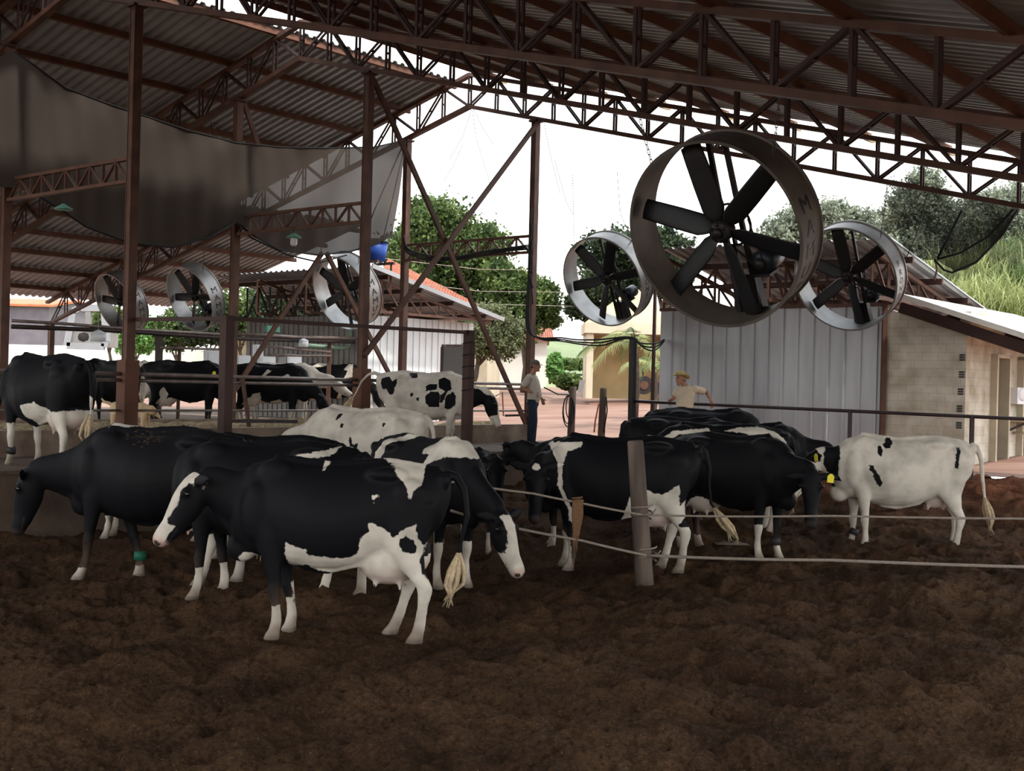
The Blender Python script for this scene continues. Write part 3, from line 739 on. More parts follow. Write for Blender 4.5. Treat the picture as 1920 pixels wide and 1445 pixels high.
for fr in (.30, .62, .96):
    base = VL + ev2 * ((V0 - VL).length * fr); A = base - up2 * .2; B = base + bk2 * .95 - up2 * .2; zc = z2 + .05
    MB().bar(A, B, .07, .07).build('rafter', 'steel', sh2); MB().bar(Vector((A.x, A.y, zc)), Vector((B.x, B.y, zc)), .07, .07).build('tie_beam', 'steel', sh2)
    for k in range(7):
        q = A + (B - A) * (k / 7); q2 = A + (B - A) * ((k + 1) / 7)
        if q.z > zc + .1: MB().bar(Vector((q.x, q.y, zc)), q, .04, .04).build('strut', 'steel', sh2)
        if q2.z > zc: MB().bar(q, Vector((q2.x, q2.y, zc)), .04, .04).build('diagonal', 'steel', sh2)
Lw = (C0 - L0).length
for k in range(11):
    q = L0 + (C0 - L0) * (k / 10); zr = VL.z - .3
    MB().bar(Vector((q.x, q.y, z2)), Vector((q.x, q.y, zr)), .05, .05).build('strut', 'iron', sh2)
    if k < 10:
        q2 = L0 + (C0 - L0) * ((k + 1) / 10)
        MB().bar(Vector((q.x, q.y, zr if k % 2 else z2)), Vector((q2.x, q2.y, z2 if k % 2 else zr)), .045, .045).build('diagonal', 'iron', sh2)
# blue water tank on a red stand
tk = at_d(704, 490, 33.2)
tn = thing('water_tank', 'blue water tank with lid on a red stand, above the metal shed roof', 'tank', tk)
MB().tube([tk, tk + UP * .5], [.26, .33], 20).build('body', 'blue', tn, True)
MB().tube([tk + UP * .5, tk + UP * .54, tk + UP * .62], [.36, .36, .12], 20).build('lid', 'iron', tn, True)
for a_ in (-.3, .3):
    for b_ in (-.3, .3): MB().bar(tk + EL * a_ + ER * b_ - UP * .9, tk + EL * a_ + ER * b_ - UP * .02, .05, .05).build('stand_leg', 'steel', tn)
    MB().bar(tk + EL * a_ - ER * .42 - UP * .04, tk + EL * a_ + ER * .42 - UP * .04, .07, .07).build('stand_beam', 'steel', tn)

# ---- fence at the far end of the bedding
SF = 20.3
f0, f1 = on_s(1190, 752, SF), on_s(1940, 786, SF)
tag(MB().tube([f0, (f0 + f1) / 2, f1], .03, 8).build('fence_rail', 'pipe_dark', None, True), 'long thin dark pipe rail running in front of the sheds', 'rail')
for x_, yb, lab in ((1594, 830, 'dark fence post below the pipe rail, before the ribbed shed'), (1823, 850, 'dark fence post behind the white cow rump, before the sunlit wall')):
    p = on_s(x_, 775, SF); k = (p - f0).dot(f1 - f0) / (f1 - f0).length_squared; p = f0 + (f1 - f0) * k
    tag(MB().bar(Vector((p.x, p.y, .5)), p, .06, .06).build('fence_post', 'pipe_dark'), lab, 'post', 'fence posts')
p = on_s(1187, 700, SF); gp = thing('cable_post', 'dark square upright at the bedding corner with the cable bundle on top', 'post', Vector((p.x, p.y, .5)))
MB().bar(Vector((p.x, p.y, .5)), on_s(1187, 636, SF), .11, .11, EL).build('shaft', 'iron', gp)
# bollards with ropes by the yard
def bollard(x, ytop, d, label, rope):
    top = at_d(x, ytop, d); r_ = thing('wooden_bollard', label, 'bollard', Vector((top.x, top.y, .7)), 'wooden bollards of the yard gate')
    MB().tube([Vector((top.x, top.y, .55)), Vector((top.x + .03, top.y, top.z - .02)), top + Vector((.03, 0, 0))], [.085, .075, .068], 12).build('stake', 'wood', r_, True)
    return top
b1 = bollard(1072, 725, 27.5, 'wooden stake with dark rope coils, nearer the man in the cap', True)
b2 = bollard(1129, 727, 27.5, 'wooden stake with hanging straps, nearer the dark upright post', True)
cm = MB(); 
for k, (w_, l_) in enumerate(((.10, .62), (.13, .70), (.08, .5))):
    c = b1 + Vector((-.08 + .02 * k, -.09, -.2))
    cm.tube([c + Vector((w_ * math.sin(q), .01 * k, -l_ / 2 + l_ / 2 * math.cos(q))) for q in np.linspace(0, 6.28, 20)], .014, 6)
o = tag(cm.build('rope_coil', 'cable', None, True), 'coils of dark rope hung on the wooden stake near the man in the cap', 'rope')
for p_, nm in (((b2 + Vector((.09, -.09, -.2)), b2 + Vector((.05, -.1, -1.0))), 'strap'),):
    tag(MB().tube([p_[0], p_[0] + Vector((.03, 0, -.3)), p_[1]], .016, 6).build('hanging_strap', 'cable', None, True), 'dark strap hanging on the right side of the second wooden stake', 'strap')
tag(MB().tube([b2 + Vector((-.07, -.06, -.35)), b2 + Vector((-.14, -.06, -.75)), b2 + Vector((-.16, -.06, -1.0))], .02, 6).build('hanging_strap', 'orange', None, True), 'reddish strap hanging on the left side of the second wooden stake', 'strap')
ropep = on_s(1005, 719, 21.0)
tag(MB().tube([at_d(1020, 726, 26.6), (at_d(1020, 726, 26.6) + b1) / 2 + Vector((0, 0, -.16)), b1 + Vector((-.05, -.05, -.18))], .014, 6).build('slack_rope', 'cable', None, True), 'slack rope between the man in the cap and the first wooden stake', 'rope')

# ---- cables
def cable(pts, r, label, group='black cables', name='power_cable'):
    P3 = [Vector(p) for p in pts]; out = []
    for i in range(len(P3) - 1):
        a = P3[max(i - 1, 0)]; b = P3[i]; c = P3[i + 1]; d = P3[min(i + 2, len(P3) - 1)]
        for q in np.linspace(0, 1, 6, endpoint=False):
            out.append(.5 * ((2 * b) + (c - a) * q + (2 * a - 5 * b + 4 * c - d) * q * q + (3 * b - a - 3 * c + d) * q ** 3))
    out.append(P3[-1])
    return tag(MB().tube(out, r, 6).build(name, 'cable', None, True), label, 'cable', group)
for k in range(7):
    o_ = (k - 3)
    jig = lambda a: a * math.sin(k * 2.1)
    cable([on_s(998 + o_ * .4, 390 + 30 * k, SF + .55), on_s(992 + .6 * o_, 520, SF + .55), on_s(990 + o_ * 1.0, 612, SF + .4), on_s(1012 + jig(3), 634 + jig(2), SF + .3), on_s(1050, 636 + jig(3.5), SF + .2), on_s(1085 + jig(6), 641 + jig(5), SF + .1), on_s(1125 + jig(6), 642 + jig(6), SF), on_s(1165, 634 + jig(2), SF), on_s(1188, 635 + jig(2), SF), on_s(1205 + jig(5), 648 + jig(6), SF + .6), on_s(1228, 650 + jig(7), SF + 1.3), on_s(1245, 638 + jig(2), S1 - .08)], .017,
          'black cable of the bundle slung from gable post to ribbed shed corner', 'bundle of black cables at the gable')
for k in range(4):
    cable([on_s(757, 440 + 8 * k, SF + .6), on_s(765, 466 + 3 * k, SF + .6), on_s(800, 478 + 3 * k, SF + .6), on_s(850, 482 + 2 * k, SF + .6), on_s(900, 472 + 3 * k, SF + .6), on_s(950, 465 + 2 * k, SF + .6), on_s(998, 458 + 3 * k, SF + .6)], .016,
          'black cable sagging along the lattice beam before the tree', 'cables along the gable lattice beam')

# ================================================================== FAR BUILDINGS
def boxhouse(name, label, x0, x1, ytop, ybot, d, depth, wallm, roofm=None, roof_h=0, ridge_frac=.5, over=.4):
    a = at_d(x0, ytop, d); b = at_d(x1, ytop, d); zt_ = (a.z + b.z) / 2; zb_ = at_d((x0 + x1) / 2, ybot, d).z - .6
    root = thing(name, label, 'building', Vector(((a.x + b.x) / 2, d, zb_)))
    MB().box(((a.x + b.x) / 2, d + depth / 2, (zt_ + zb_) / 2), b.x - a.x, depth, zt_ - zb_).build('walls', wallm, root)
    if roofm:
        y0, y1, ym = d - over, d + depth + over, d + depth * ridge_frac
        xa, xb = a.x - over, b.x + over
        mb = MB(); th = .12
        for (ya, za_), (yb_, zb__) in (((y0, zt_ - .05), (ym, zt_ + roof_h)), ((y1, zt_ - .05), (ym, zt_ + roof_h))):
            mb.prism([Vector((xa, ya, za_)), Vector((xb, ya, za_)), Vector((xb, yb_, zb__)), Vector((xa, yb_, zb__))], UP * th)
        mb.build('roof', roofm, root)
        for q in (a.x + .1, b.x - .1):
            MB().prism([Vector((q, d, zt_)), Vector((q, d + depth, zt_)), Vector((q, ym, zt_ + roof_h - .05))], Vector((.15, 0, 0))).build('gable', wallm, root)
    return root
def tile_mat():
    m = mat('clay_tiles', (.46, .15, .08), .85, 0, .45, 3, col2=(.30, .085, .05)); nt = m.node_tree; b = nt.nodes['Principled BSDF']
    wv = nt.nodes.new('ShaderNodeTexWave'); wv.inputs['Scale'].default_value = 3; wv.inputs['Distortion'].default_value = .3; wv.bands_direction = 'X'
    tc = [n for n in nt.nodes if n.type == 'TEX_COORD'][0]; nt.links.new(tc.outputs['Object'], wv.inputs['Vector'])
    bp = nt.nodes.new('ShaderNodeBump'); bp.inputs['Strength'].default_value = 1; bp.inputs['Distance'].default_value = .08; nt.links.new(wv.outputs['Fac'], bp.inputs['Height']); nt.links.new(bp.outputs[0], b.inputs['Normal'])
    return m
TILE = tile_mat()
h1 = boxhouse('white_house', 'white house wall under a red roof end, behind the capped man', 860, 1026, 634, 716, 58, 7, 'whitewash', TILE, .75, .5, .3)
# tiled-roof house rising behind the metal shed
a = at_d(748, 512, 47); b = at_d(790, 545, 47)
h2 = thing('tiled_house', 'house with a red tiled roof sloping right, behind the metal shed', 'building', at_d(800, 640, 47))
p1, p2, p3, p4 = at_d(728, 484, 50), at_d(940, 592, 50), at_d(915, 618, 45.5), at_d(690, 560, 45.5)
MB().prism([p4, p3, p2, p1], Vector((0, 0, -.15))).build('roof', TILE, h2)
q4, q3, q2, q1 = [Vector((p.x, p.y, p.z - .2)) for p in (p4, p3, p2, p1)]
MB().add([Vector((p.x, p.y, 1.2)) for p in (q4, q3, q2, q1)] + [q4, q3, q2, q1], [(0, 1, 5, 4), (1, 2, 6, 5), (2, 3, 7, 6), (3, 0, 4, 7), (0, 3, 2, 1)]).build('walls', 'cream', h2)
h3 = boxhouse('ochre_house', 'cream house with orange tiles glimpsed left of the metal shed', 410, 468, 612, 650, 60, 6, 'cream', TILE, .55, .5, .3)
# ochre kiosk on the right of the yard
dk = 44
kx0, kx1 = 1101, 1262
a = at_d(kx0, 624, dk); b = at_d(kx1, 624, dk); zk = a.z; zg = at_d(1150, 735, dk).z - .25
kr = thing('ochre_kiosk', 'ochre building with pyramid roof and shaded recess, across the yard', 'building', Vector((a.x, dk, zg)))
MB().box(((a.x + b.x) / 2, dk + 2.3, (zk + zg) / 2), b.x - a.x, .2, zk - zg).build('recess_wall', 'yellow_wall', kr)
MB().box((a.x + .12, dk + 1.2, (zk + zg) / 2), .24, 2.4, zk - zg).build('side_wall', 'cream', kr)
MB().box((b.x - .12, dk + 1.2, (zk + zg) / 2), .24, 2.4, zk - zg).build('side_wall', 'cream', kr)
zf = at_d(1150, 606, dk).z
MB().box(((a.x + b.x) / 2, dk + 1.15, (zk + zf) / 2), b.x - a.x + .2, 2.5, zf - zk).build('fascia', 'cream', kr)
ap = at_d(1190, 536, dk + 1.2); x0_, x1_ = a.x - .1, b.x + .1
MB().add([(x0_, dk - .1, zf), (x1_, dk - .1, zf), (x1_, dk + 2.5, zf), (x0_, dk + 2.5, zf), tuple(ap)], [(0, 1, 4), (1, 2, 4), (2, 3, 4), (3, 0, 4), (3, 2, 1, 0)]).build('roof', 'yellow_wall', kr)
# boundary wall and buildings at the far left
pw = MB(); a = at_d(-80, 643, 62); b = at_d(438, 655, 62)
pw.prism([Vector((a.x, 62, 1.0)), Vector((b.x, 62, 1.0)), b, a], Vector((0, .2, 0)))
struct(pw.build('wall_boundary', 'whitewash'), 'long sunlit white wall at the far left behind the cows')
v1 = boxhouse('violet_building', 'grey-violet building under an orange eave at the far left', -60, 92, 572, 660, 68, 8, 'purple_wall', 'orange', .5, .5, .3)
# field gate panel and posts in the distance
tag(MB().prism([at_d(1083, 736, 40), at_d(1092, 737, 40), at_d(1098, 712, 40), at_d(1087, 712, 40)], Vector((0, .06, 0))).build('leaning_board', 'sheet_dark'), 'grey board leaning against the ochre building', 'board')
tag(MB().bar(at_d(1031, 720, 50), at_d(1030, 672, 50), .10, .10).build('field_post', 'wood'), 'thin wooden post by the green hedge beyond the yard', 'post')
tag(MB().tube([on_t(930, 742, -3.0), on_t(942, 735, -3.0), on_t(944, 780, -3.0)], .02, 6).build('hurdle', 'steel'), 'thin rusty hurdle behind the head of the spotted cow', 'hurdle')
tag(MB().bar(on_s(948, 779, 21.5), on_s(985, 778, 21.5), .06, .05).build('end_rail', 'pipe_dark'), 'dark low pipe left of the man in the cap', 'rail')
# machine cab seen through the left side
mc = thing('machine_cab', 'pale machine cab with open window frame at the far left', 'vehicle', at_d(165, 650, 46))
cabp = [(126, 648), (138, 583), (150, 577), (196, 577), (200, 640), (196, 650)]
for (xa, ya), (xb, yb) in zip(cabp, cabp[1:] + cabp[:1]): MB().bar(at_d(xa, ya, 46), at_d(xb, yb, 46), .16, .25).build('cab_frame', 'sheet', mc)
MB().bar(at_d(166, 577, 46), at_d(166, 620, 46), .14, .2).build('cab_pillar', 'sheet_dark', mc)
MB().ball(at_d(160, 632, 46.2), .38, .25, .32).build('seat', 'rubber', mc, True)
MB().prism([at_d(128, 648, 46), at_d(196, 650, 46), at_d(196, 622, 46), at_d(140, 616, 46)], Vector((0, 1.6, 0))).build('cab_body', 'sheet_dark', mc)
tr_ = thing('tractor', 'small dark red tractor parked beside the ochre building', 'tractor', at_d(1207, 738, 40))
wc = at_d(1207, 722, 40)
tw = MB(); tw.tube([wc + Vector((0, -.14, 0)), wc + Vector((0, .14, 0))], .30, 22); tw.build('tyre', 'rubber', tr_)
MB().tube([wc + Vector((0, -.16, 0)), wc + Vector((0, -.12, 0))], .14, 16).build('rim', 'steel', tr_)
wc2 = at_d(1236, 728, 40); MB().tube([wc2 + Vector((0, -.1, 0)), wc2 + Vector((0, .1, 0))], .2, 20).build('tyre', 'rubber', tr_)
MB().box(at_d(1222, 716, 40.2), .55, .35, .22).build('hood', 'steel', tr_)
MB().bar(at_d(1206, 712, 40.2), at_d(1205, 690, 40.2), .05, .05).build('roll_bar', 'iron', tr_)

# ================================================================== TREES AND PLANTS
def leaf_mat(name, c1, c2):
    m = bpy.data.materials.new(name); m.use_nodes = True; nt = m.node_tree; b = nt.nodes['Principled BSDF']; out = nt.nodes['Material Output']
    b.inputs['Roughness'].default_value = .6; b.inputs['Specular IOR Level'].default_value = .25
    g = nt.nodes.new('ShaderNodeAttribute'); g.attribute_name = 'tint'; r = nt.nodes.new('ShaderNodeValToRGB')
    r.color_ramp.elements[0].color = (*c1, 1); r.color_ramp.elements[1].color = (*c2, 1); nt.links.new(g.outputs['Fac'], r.inputs[0]); nt.links.new(r.outputs[0], b.inputs['Base Color'])
    tl = nt.nodes.new('ShaderNodeBsdfTranslucent'); nt.links.new(r.outputs[0], tl.inputs['Color']); ms = nt.nodes.new('ShaderNodeMixShader'); ms.inputs[0].default_value = .3
    nt.links.new(b.outputs[0], ms.inputs[1]); nt.links.new(tl.outputs[0], ms.inputs[2]); nt.links.new(ms.outputs[0], out.inputs[0])
    return m
LEAF = {'green': leaf_mat('leaf_green', (.035, .062, .020), (.14, .20, .055)), 'dark': leaf_mat('leaf_dark', (.022, .036, .020), (.06, .085, .04)),
        'olive': leaf_mat('leaf_olive', (.085, .10, .045), (.20, .22, .11)), 'grey': leaf_mat('leaf_haze_greygreen', (.12, .14, .10), (.30, .33, .24)), 'lime': leaf_mat('leaf_lime', (.16, .19, .06), (.42, .45, .20)), 'bright': leaf_mat('grass_bright', (.10, .24, .06), (.22, .40, .12))}  # the grey foliage is lightened: haze over those trees put into its colour
def leaves_mesh(name, P, N, size, material, parent, r, aspect=1.7):
    """P leaf centres, one bent quad each, random turned"""
    n = len(P); a = r.standard_normal((n, 3)); a /= np.linalg.norm(a, axis=1)[:, None]
    b = r.standard_normal((n, 3)); b -= (b * a).sum(1)[:, None] * a; b /= np.linalg.norm(b, axis=1)[:, None]
    s = size * (.6 + .8 * r.random(n))[:, None]
    V = np.stack([P - a * s * aspect / 2, P + b * s / 2, P + a * s * aspect / 2, P - b * s / 2], 1).reshape(-1, 3)
    o = V.mean(0); F = np.arange(4 * n).reshape(n, 4)
    me = bpy.data.meshes.new(name); me.from_pydata((V - o).tolist(), [], F.tolist()); me.update(); me.materials.append(material)
    at = me.attributes.new('tint', 'FLOAT', 'POINT'); at.data.foreach_set('value', np.repeat(N, 4).astype(np.float32))
    ob = bpy.data.objects.new(name, me); COL.objects.link(ob); place(ob, Vector(o), parent); return ob
def tree(label, d, blobs, base_x, kind, n=5000, size=.22, seed=1, name='tree', ground=2.0, group='trees beyond the yard', trunk_r=.22):
    """blobs: (x, y, r) in photo measure at depth d -> spheres of foliage clusters"""
    r = np.random.default_rng(seed); bp = at_d(base_x, 700, d); base = Vector((bp.x, bp.y, ground))
    root = thing(name, label, 'tree', base, group)
    cs = [(at_d(x, y, d + (r.random() - .5) * rr * d / FPX), rr * d / FPX) for x, y, rr in blobs]
    tot = sum(c[1] ** 2 for c in cs)
    crown_c = sum((c[0] for c in cs), Vector()) / len(cs)
    fork = base + (Vector((crown_c.x, crown_c.y, 0)) - Vector((base.x, base.y, 0))) * .4 + UP * max(.8, (crown_c.z - base.z) * .45)
    MB().tube([base - UP * .3, base.lerp(fork, .5) + Vector((.1, 0, 0)), fork], [trunk_r, trunk_r * .8, trunk_r * .65], 10).build('trunk', 'bark', root, True)
    for c, rad in cs:
        mid = fork.lerp(c, .5) + Vector((0, 0, rad * .12))
        MB().tube([fork - UP * .1, mid, c + UP * rad * .2], [trunk_r * .5, trunk_r * .3, trunk_r * .1], 7).build('branch', 'bark', root, True)
    for c, rad in cs:
        k = max(60, int(n * 3.2 * rad ** 2 / tot)); nc = max(6, k // 45)
        dirs = r.standard_normal((nc, 3)); dirs /= np.linalg.norm(dirs, axis=1)[:, None]
        cc = np.array(c) + dirs * (rad * (.35 + .65 * r.random(nc) ** .5))[:, None] * np.array([1, 1, .9])
        w = r.integers(0, nc, k)
        P = cc[w] + r.standard_normal((k, 3)) * rad * .16
        tint = np.clip(.35 + .35 * dirs[w, 2] + .22 * r.standard_normal(k), 0, 1)
        tint = np.clip(.45 + .3 * r.standard_normal(nc)[w] + .18 * r.standard_normal(k), 0, 1)
        leaves_mesh('foliage', P, tint, size * .50, LEAF[kind], root, r)
    return root
tree('large green tree behind the metal shed and the crossing braces', 56, [(835, 430, 62), (780, 470, 62), (900, 470, 58), (860, 520, 72), (945, 560, 52), (770, 530, 55), (800, 405, 40), (905, 580, 45)], 850, 'green', 13000, .24, 1)
tree('green tree just left of the gable post and its cables', 52, [(1005, 560, 42), (960, 540, 40), (1030, 590, 28), (975, 600, 40), (935, 520, 32)], 985, 'green', 5000, .22, 2)
tree('low pale olive tree over the white wall beside the metal shed', 44, [(900, 630, 38), (940, 640, 34), (890, 600, 34), (965, 625, 30), (925, 600, 32)], 878, 'olive', 7000, .13, 3, ground=1.8, trunk_r=.12)
tree('loose dark tree seen through the fan right of the gable post', 50, [(1120, 480, 40), (1165, 470, 42), (1185, 520, 36), (1130, 530, 40), (1090, 570, 30), (1190, 560, 30), (1110, 590, 26)], 1150, 'dark', 5200, .22, 4)
tree('dark tree top behind the left edge of the ribbed shed roof', 48, [(1245, 452, 30), (1275, 470, 28), (1215, 480, 30), (1250, 520, 40)], 1255, 'dark', 3000, .2, 5)
tree('hazy round grey-green tree above the ribbed shed roof', 62, [(1500, 430, 48), (1560, 420, 46), (1610, 430, 42), (1460, 450, 40), (1540, 465, 50), (1640, 455, 40)], 1545, 'grey', 8000, .24, 6)
tree('tall feathery hazy grey-green tree behind the dark hanging net', 52, [(1720, 375, 48), (1700, 430, 50), (1760, 420, 52), (1735, 350, 34), (1680, 400, 30), (1770, 470, 50), (1710, 480, 50)], 1730, 'grey', 9000, .17, 7)
tree('feathery tree at the right edge under the roof corner', 50, [(1850, 400, 46), (1895, 380, 44), (1910, 430, 50), (1830, 440, 40), (1880, 460, 44)], 1880, 'grey', 6500, .17, 8)
for k, (x_, y_, r_, kd, lab) in enumerate([(255, 625, 34, 'bright', 'sunlit shrub behind the pale machine cab'), (330, 615, 40, 'green', 'green shrub behind the second left fan'), (395, 600, 46, 'dark', 'dark shrub between the left fans and the metal shed'), (450, 580, 46, 'green', 'green tree top left of the metal shed roof'), (520, 575, 50, 'dark', 'dark tree seen through the lattice of the metal shed'), (600, 570, 50, 'dark', 'dark tree behind the fan over the metal shed'), (205, 600, 26, 'green', 'small green shrub seen through the cab window')]):
    tree(lab, 58, [(x_, y_, r_), (x_ - r_ * .6, y_ + r_ * .4, r_ * .7), (x_ + r_ * .6, y_ + r_ * .4, r_ * .7)], x_, kd, 2200, .22, 20 + k, 'shrub', 2.0, 'shrubs at the far left', .1)
def bush(label, x, y, d, rad, kind, seed, n=1500, size=.12, flat=.7):
    r = np.random.default_rng(seed); c = at_d(x, y, d); R = rad * d / FPX; root = thing('bush', label, 'bush', c - UP * R * flat, 'bushes beyond the yard')
    dirs = r.standard_normal((n, 3)); dirs /= np.linalg.norm(dirs, axis=1)[:, None]
    leaves_mesh('foliage', np.array(c) + dirs * (R * r.random(n) ** .4)[:, None] * np.array([1, 1, flat]), np.clip(.5 + .3 * r.standard_normal(n), 0, 1), size, LEAF[kind], root, r)
    for k in range(4): MB().tube([c - UP * R * flat + Vector((.1 * k - .15, 0, 0)), c + Vector((.2 * k - .3, 0, 0))], .02, 5).build('stem', 'bark', root)
bush('low green bush at the edge of the yard, right of the white house', 1068, 716, 48, 26, 'green', 41, 1500, .13, .6)
bush('tall narrow bright bush at the end of the white house', 1040, 690, 49, 16, 'bright', 42, 900, .13, 1.9)
hg = MB()
r = np.random.default_rng(9)
bp_ = []
for k in range(3000): bp_.append(np.array(at_d(1020 + 90 * r.random(), 676 + 14 * r.random(), 74 + 4 * r.random())))
hedge_root = thing('hedge', 'thin hedge row across the bright field beyond the yard', 'hedge', at_d(1065, 690, 75))
leaves_mesh('foliage', np.array(bp_), r.random(3000), .25, LEAF['green'], hedge_root, r)
fld = MB(); fld.prism([at_d(1015, 700, 80), at_d(1115, 703, 80), at_d(1115, 640, 92), at_d(1015, 638, 92)], Vector((0, 0, -.2)))
struct(fld.build('ground_field', mat('pale_pasture', (.165, .20, .105), .95, 0, .25, .4)), 'bright sunlit pasture rising beyond the yard')

# tall grass / bamboo slope at the right edge
def blades(name, pts, heights, material, parent, r, w=.05, droop=.5):
    V = []; F = []; T = []
    for p, h in zip(pts, heights):
        a = r.random() * 6.28; dx, dy = math.cos(a), math.sin(a); lean = droop * (.3 + r.random()); px, py = -dy, dx; o = len(V); tt = r.random()
        for k in range(4):
            q = k / 3; z = h * (q - .35 * lean * q * q); off = h * lean * q * q * .8; ww = w * (1 - q) * (.6 + q) + .004
            V.append((p[0] + dx * off + px * ww, p[1] + dy * off + py * ww, p[2] + z)); V.append((p[0] + dx * off - px * ww, p[1] + dy * off - py * ww, p[2] + z)); T += [tt, tt]
        for k in range(3): F.append((o + 2 * k, o + 2 * k + 1, o + 2 * k + 3, o + 2 * k + 2))
    V = np.array(V); o = V.mean(0); me = bpy.data.meshes.new(name); me.from_pydata((V - o).tolist(), [], F); me.update(); me.materials.append(material)
    at = me.attributes.new('tint', 'FLOAT', 'POINT'); at.data.foreach_set('value', np.array(T, dtype=np.float32))
    ob = bpy.data.objects.new(name, me); COL.objects.link(ob); place(ob, Vector(o), parent); return ob
bl = MB(); h_a = at_d(1740, 660, 36)
slope_pts = []
bank = MB(); bank.add([at_d(1700, 640, 34), at_d(2080, 720, 34), at_d(2080, 460, 52), at_d(1690, 500, 52)], [(0, 1, 2, 3)])
struct(bank.build('ground_slope', mat('green_slope', (.17, .20, .075), .95, 0, .4, 1.0)), 'green slope behind the annex roof')
for k, (x_, y_, d_, lab, kd) in enumerate([(1790, 585, 37, 'lime feathery grass clump behind the annex roof, lowest on the slope', 'lime'), (1850, 570, 38, 'lime grass clump in the middle of the slope', 'lime'), (1905, 600, 37, 'lime grass clump at the right edge above the annex roof', 'lime'),
                                        (1800, 520, 43, 'pale green grass clump just under the tip of the dark net', 'lime'), (1870, 500, 44, 'pale green grass clump high on the slope', 'olive'), (1915, 490, 45, 'green grass clump at the top right of the slope', 'green'), (1760, 545, 42, 'olive grass clump beside the shed roof verge', 'olive'), (1950, 540, 41, 'green clump cut by the right picture edge', 'green')]):
    r = np.random.default_rng(60 + k); c = at_d(x_, y_ + 30, d_); root = thing('grass_clump', lab, 'plant', c, 'tall grass on the slope')
    n = 1300; P = np.array(c) + r.standard_normal((n, 3)) * np.array([.62, .5, .22]); P[:, 2] += .5 * r.random(n)
    blades('blades', P, .5 + .7 * r.random(n), LEAF[kd], root, r, .022, .9)
# palm by the kiosk
def palm(x, y, d, label, seed, nf=13, L=1.7):
    r = np.random.default_rng(seed); c = at_d(x, y, d); root = thing('palm', label, 'palm', Vector((c.x, c.y, 1.2)))
    MB().tube([Vector((c.x, c.y, 1.0)), Vector((c.x + .05, c.y, (c.z + 1) / 2)), c], [.11, .09, .07], 8).build('trunk', 'bark', root, True)
    for k in range(nf):
        az = 6.28 * k / nf + r.random() * .4; el = .2 + 1.0 * r.random(); V = []; F = []; T = []
        spine = []
        for q in np.linspace(0, 1, 16):
            rad = L * q * math.cos(el * (1 - .3 * q)); z = L * (math.sin(el) * q - .75 * q * q)
            spine.append(np.array([c.x + math.cos(az) * rad, c.y + math.sin(az) * rad, c.z + z]))
        side = np.array([-math.sin(az), math.cos(az), 0]); mbf = MB(); mbf.tube([Vector(p) for p in spine], list(np.linspace(.018, .005, 16)), 5)
        for i in range(2, 16):
            for sg in (-1, 1):
                for hh in (0, .5):
                    p = spine[i] * (1 - hh) + spine[i - 1] * hh; ll = .42 * (1 - abs(i / 16 - .45)); dr = side * sg * ll * .75 + (spine[i] - spine[i - 1]) * 2.2 + np.array([0, 0, -.18 * r.random() - .08])
                    pp = (spine[i] - spine[i - 1]) * .18; mbf.add([p - pp, p + pp, p + dr], [(0, 1, 2)])
        o = mbf.build('frond', LEAF['lime' if k % 3 else 'green'], root)
        at = o.data.attributes.new('tint', 'FLOAT', 'POINT'); at.data.foreach_set('value', (r.random() * .6 + .2 + np.zeros(len(o.data.vertices))).astype(np.float32))
palm(1192, 650, 33, 'palm with drooping pale fronds between the ochre building and the ribbed shed', 3)
palm(1226, 690, 36, 'smaller palm with fronds against the ribbed shed corner', 4, 10, 1.2)
# overhead wires beyond the braces
for k, (ya, yb) in enumerate(((452, 478), (492, 520), (512, 548))):
    tag(MB().tube([at_d(700, ya + 30, 48), at_d(900, (ya + yb) / 2 + 40, 49), at_d(1240, yb + 30, 50)], .012, 5).build('overhead_wire', 'pipe'), ['highest','middle','lowest'][k] + ' of the thin pale overhead wires crossing the trees behind the braces', 'wire', 'overhead wires before the trees')
# ================================================================== FANS
def font_mesh(txt, size):
    cu = bpy.data.curves.new('t', 'FONT'); cu.body = txt; cu.size = size; cu.align_x = 'CENTER'; cu.align_y = 'CENTER'; cu.resolution_u = 3; cu.offset = 0.0
    ob = bpy.data.objects.new('t', cu); COL.objects.link(ob); bpy.context.view_layer.update()
    me = bpy.data.meshes.new_from_object(ob.evaluated_get(bpy.context.evaluated_depsgraph_get()))
    bpy.data.objects.remove(ob)
    bm = bmesh.new(); bm.from_mesh(me)
    for k in range(-6, 7): bmesh.ops.bisect_plane(bm, geom=bm.verts[:] + bm.edges[:] + bm.faces[:], plane_co=(0, k * size * .09, 0), plane_no=(0, 1, 0))
    bm.to_mesh(me); bm.free()
    V = [Vector(v.co) for v in me.vertices]; F = [tuple(p.vertices) for p in me.polygons]
    bpy.data.meshes.remove(me); return V, F
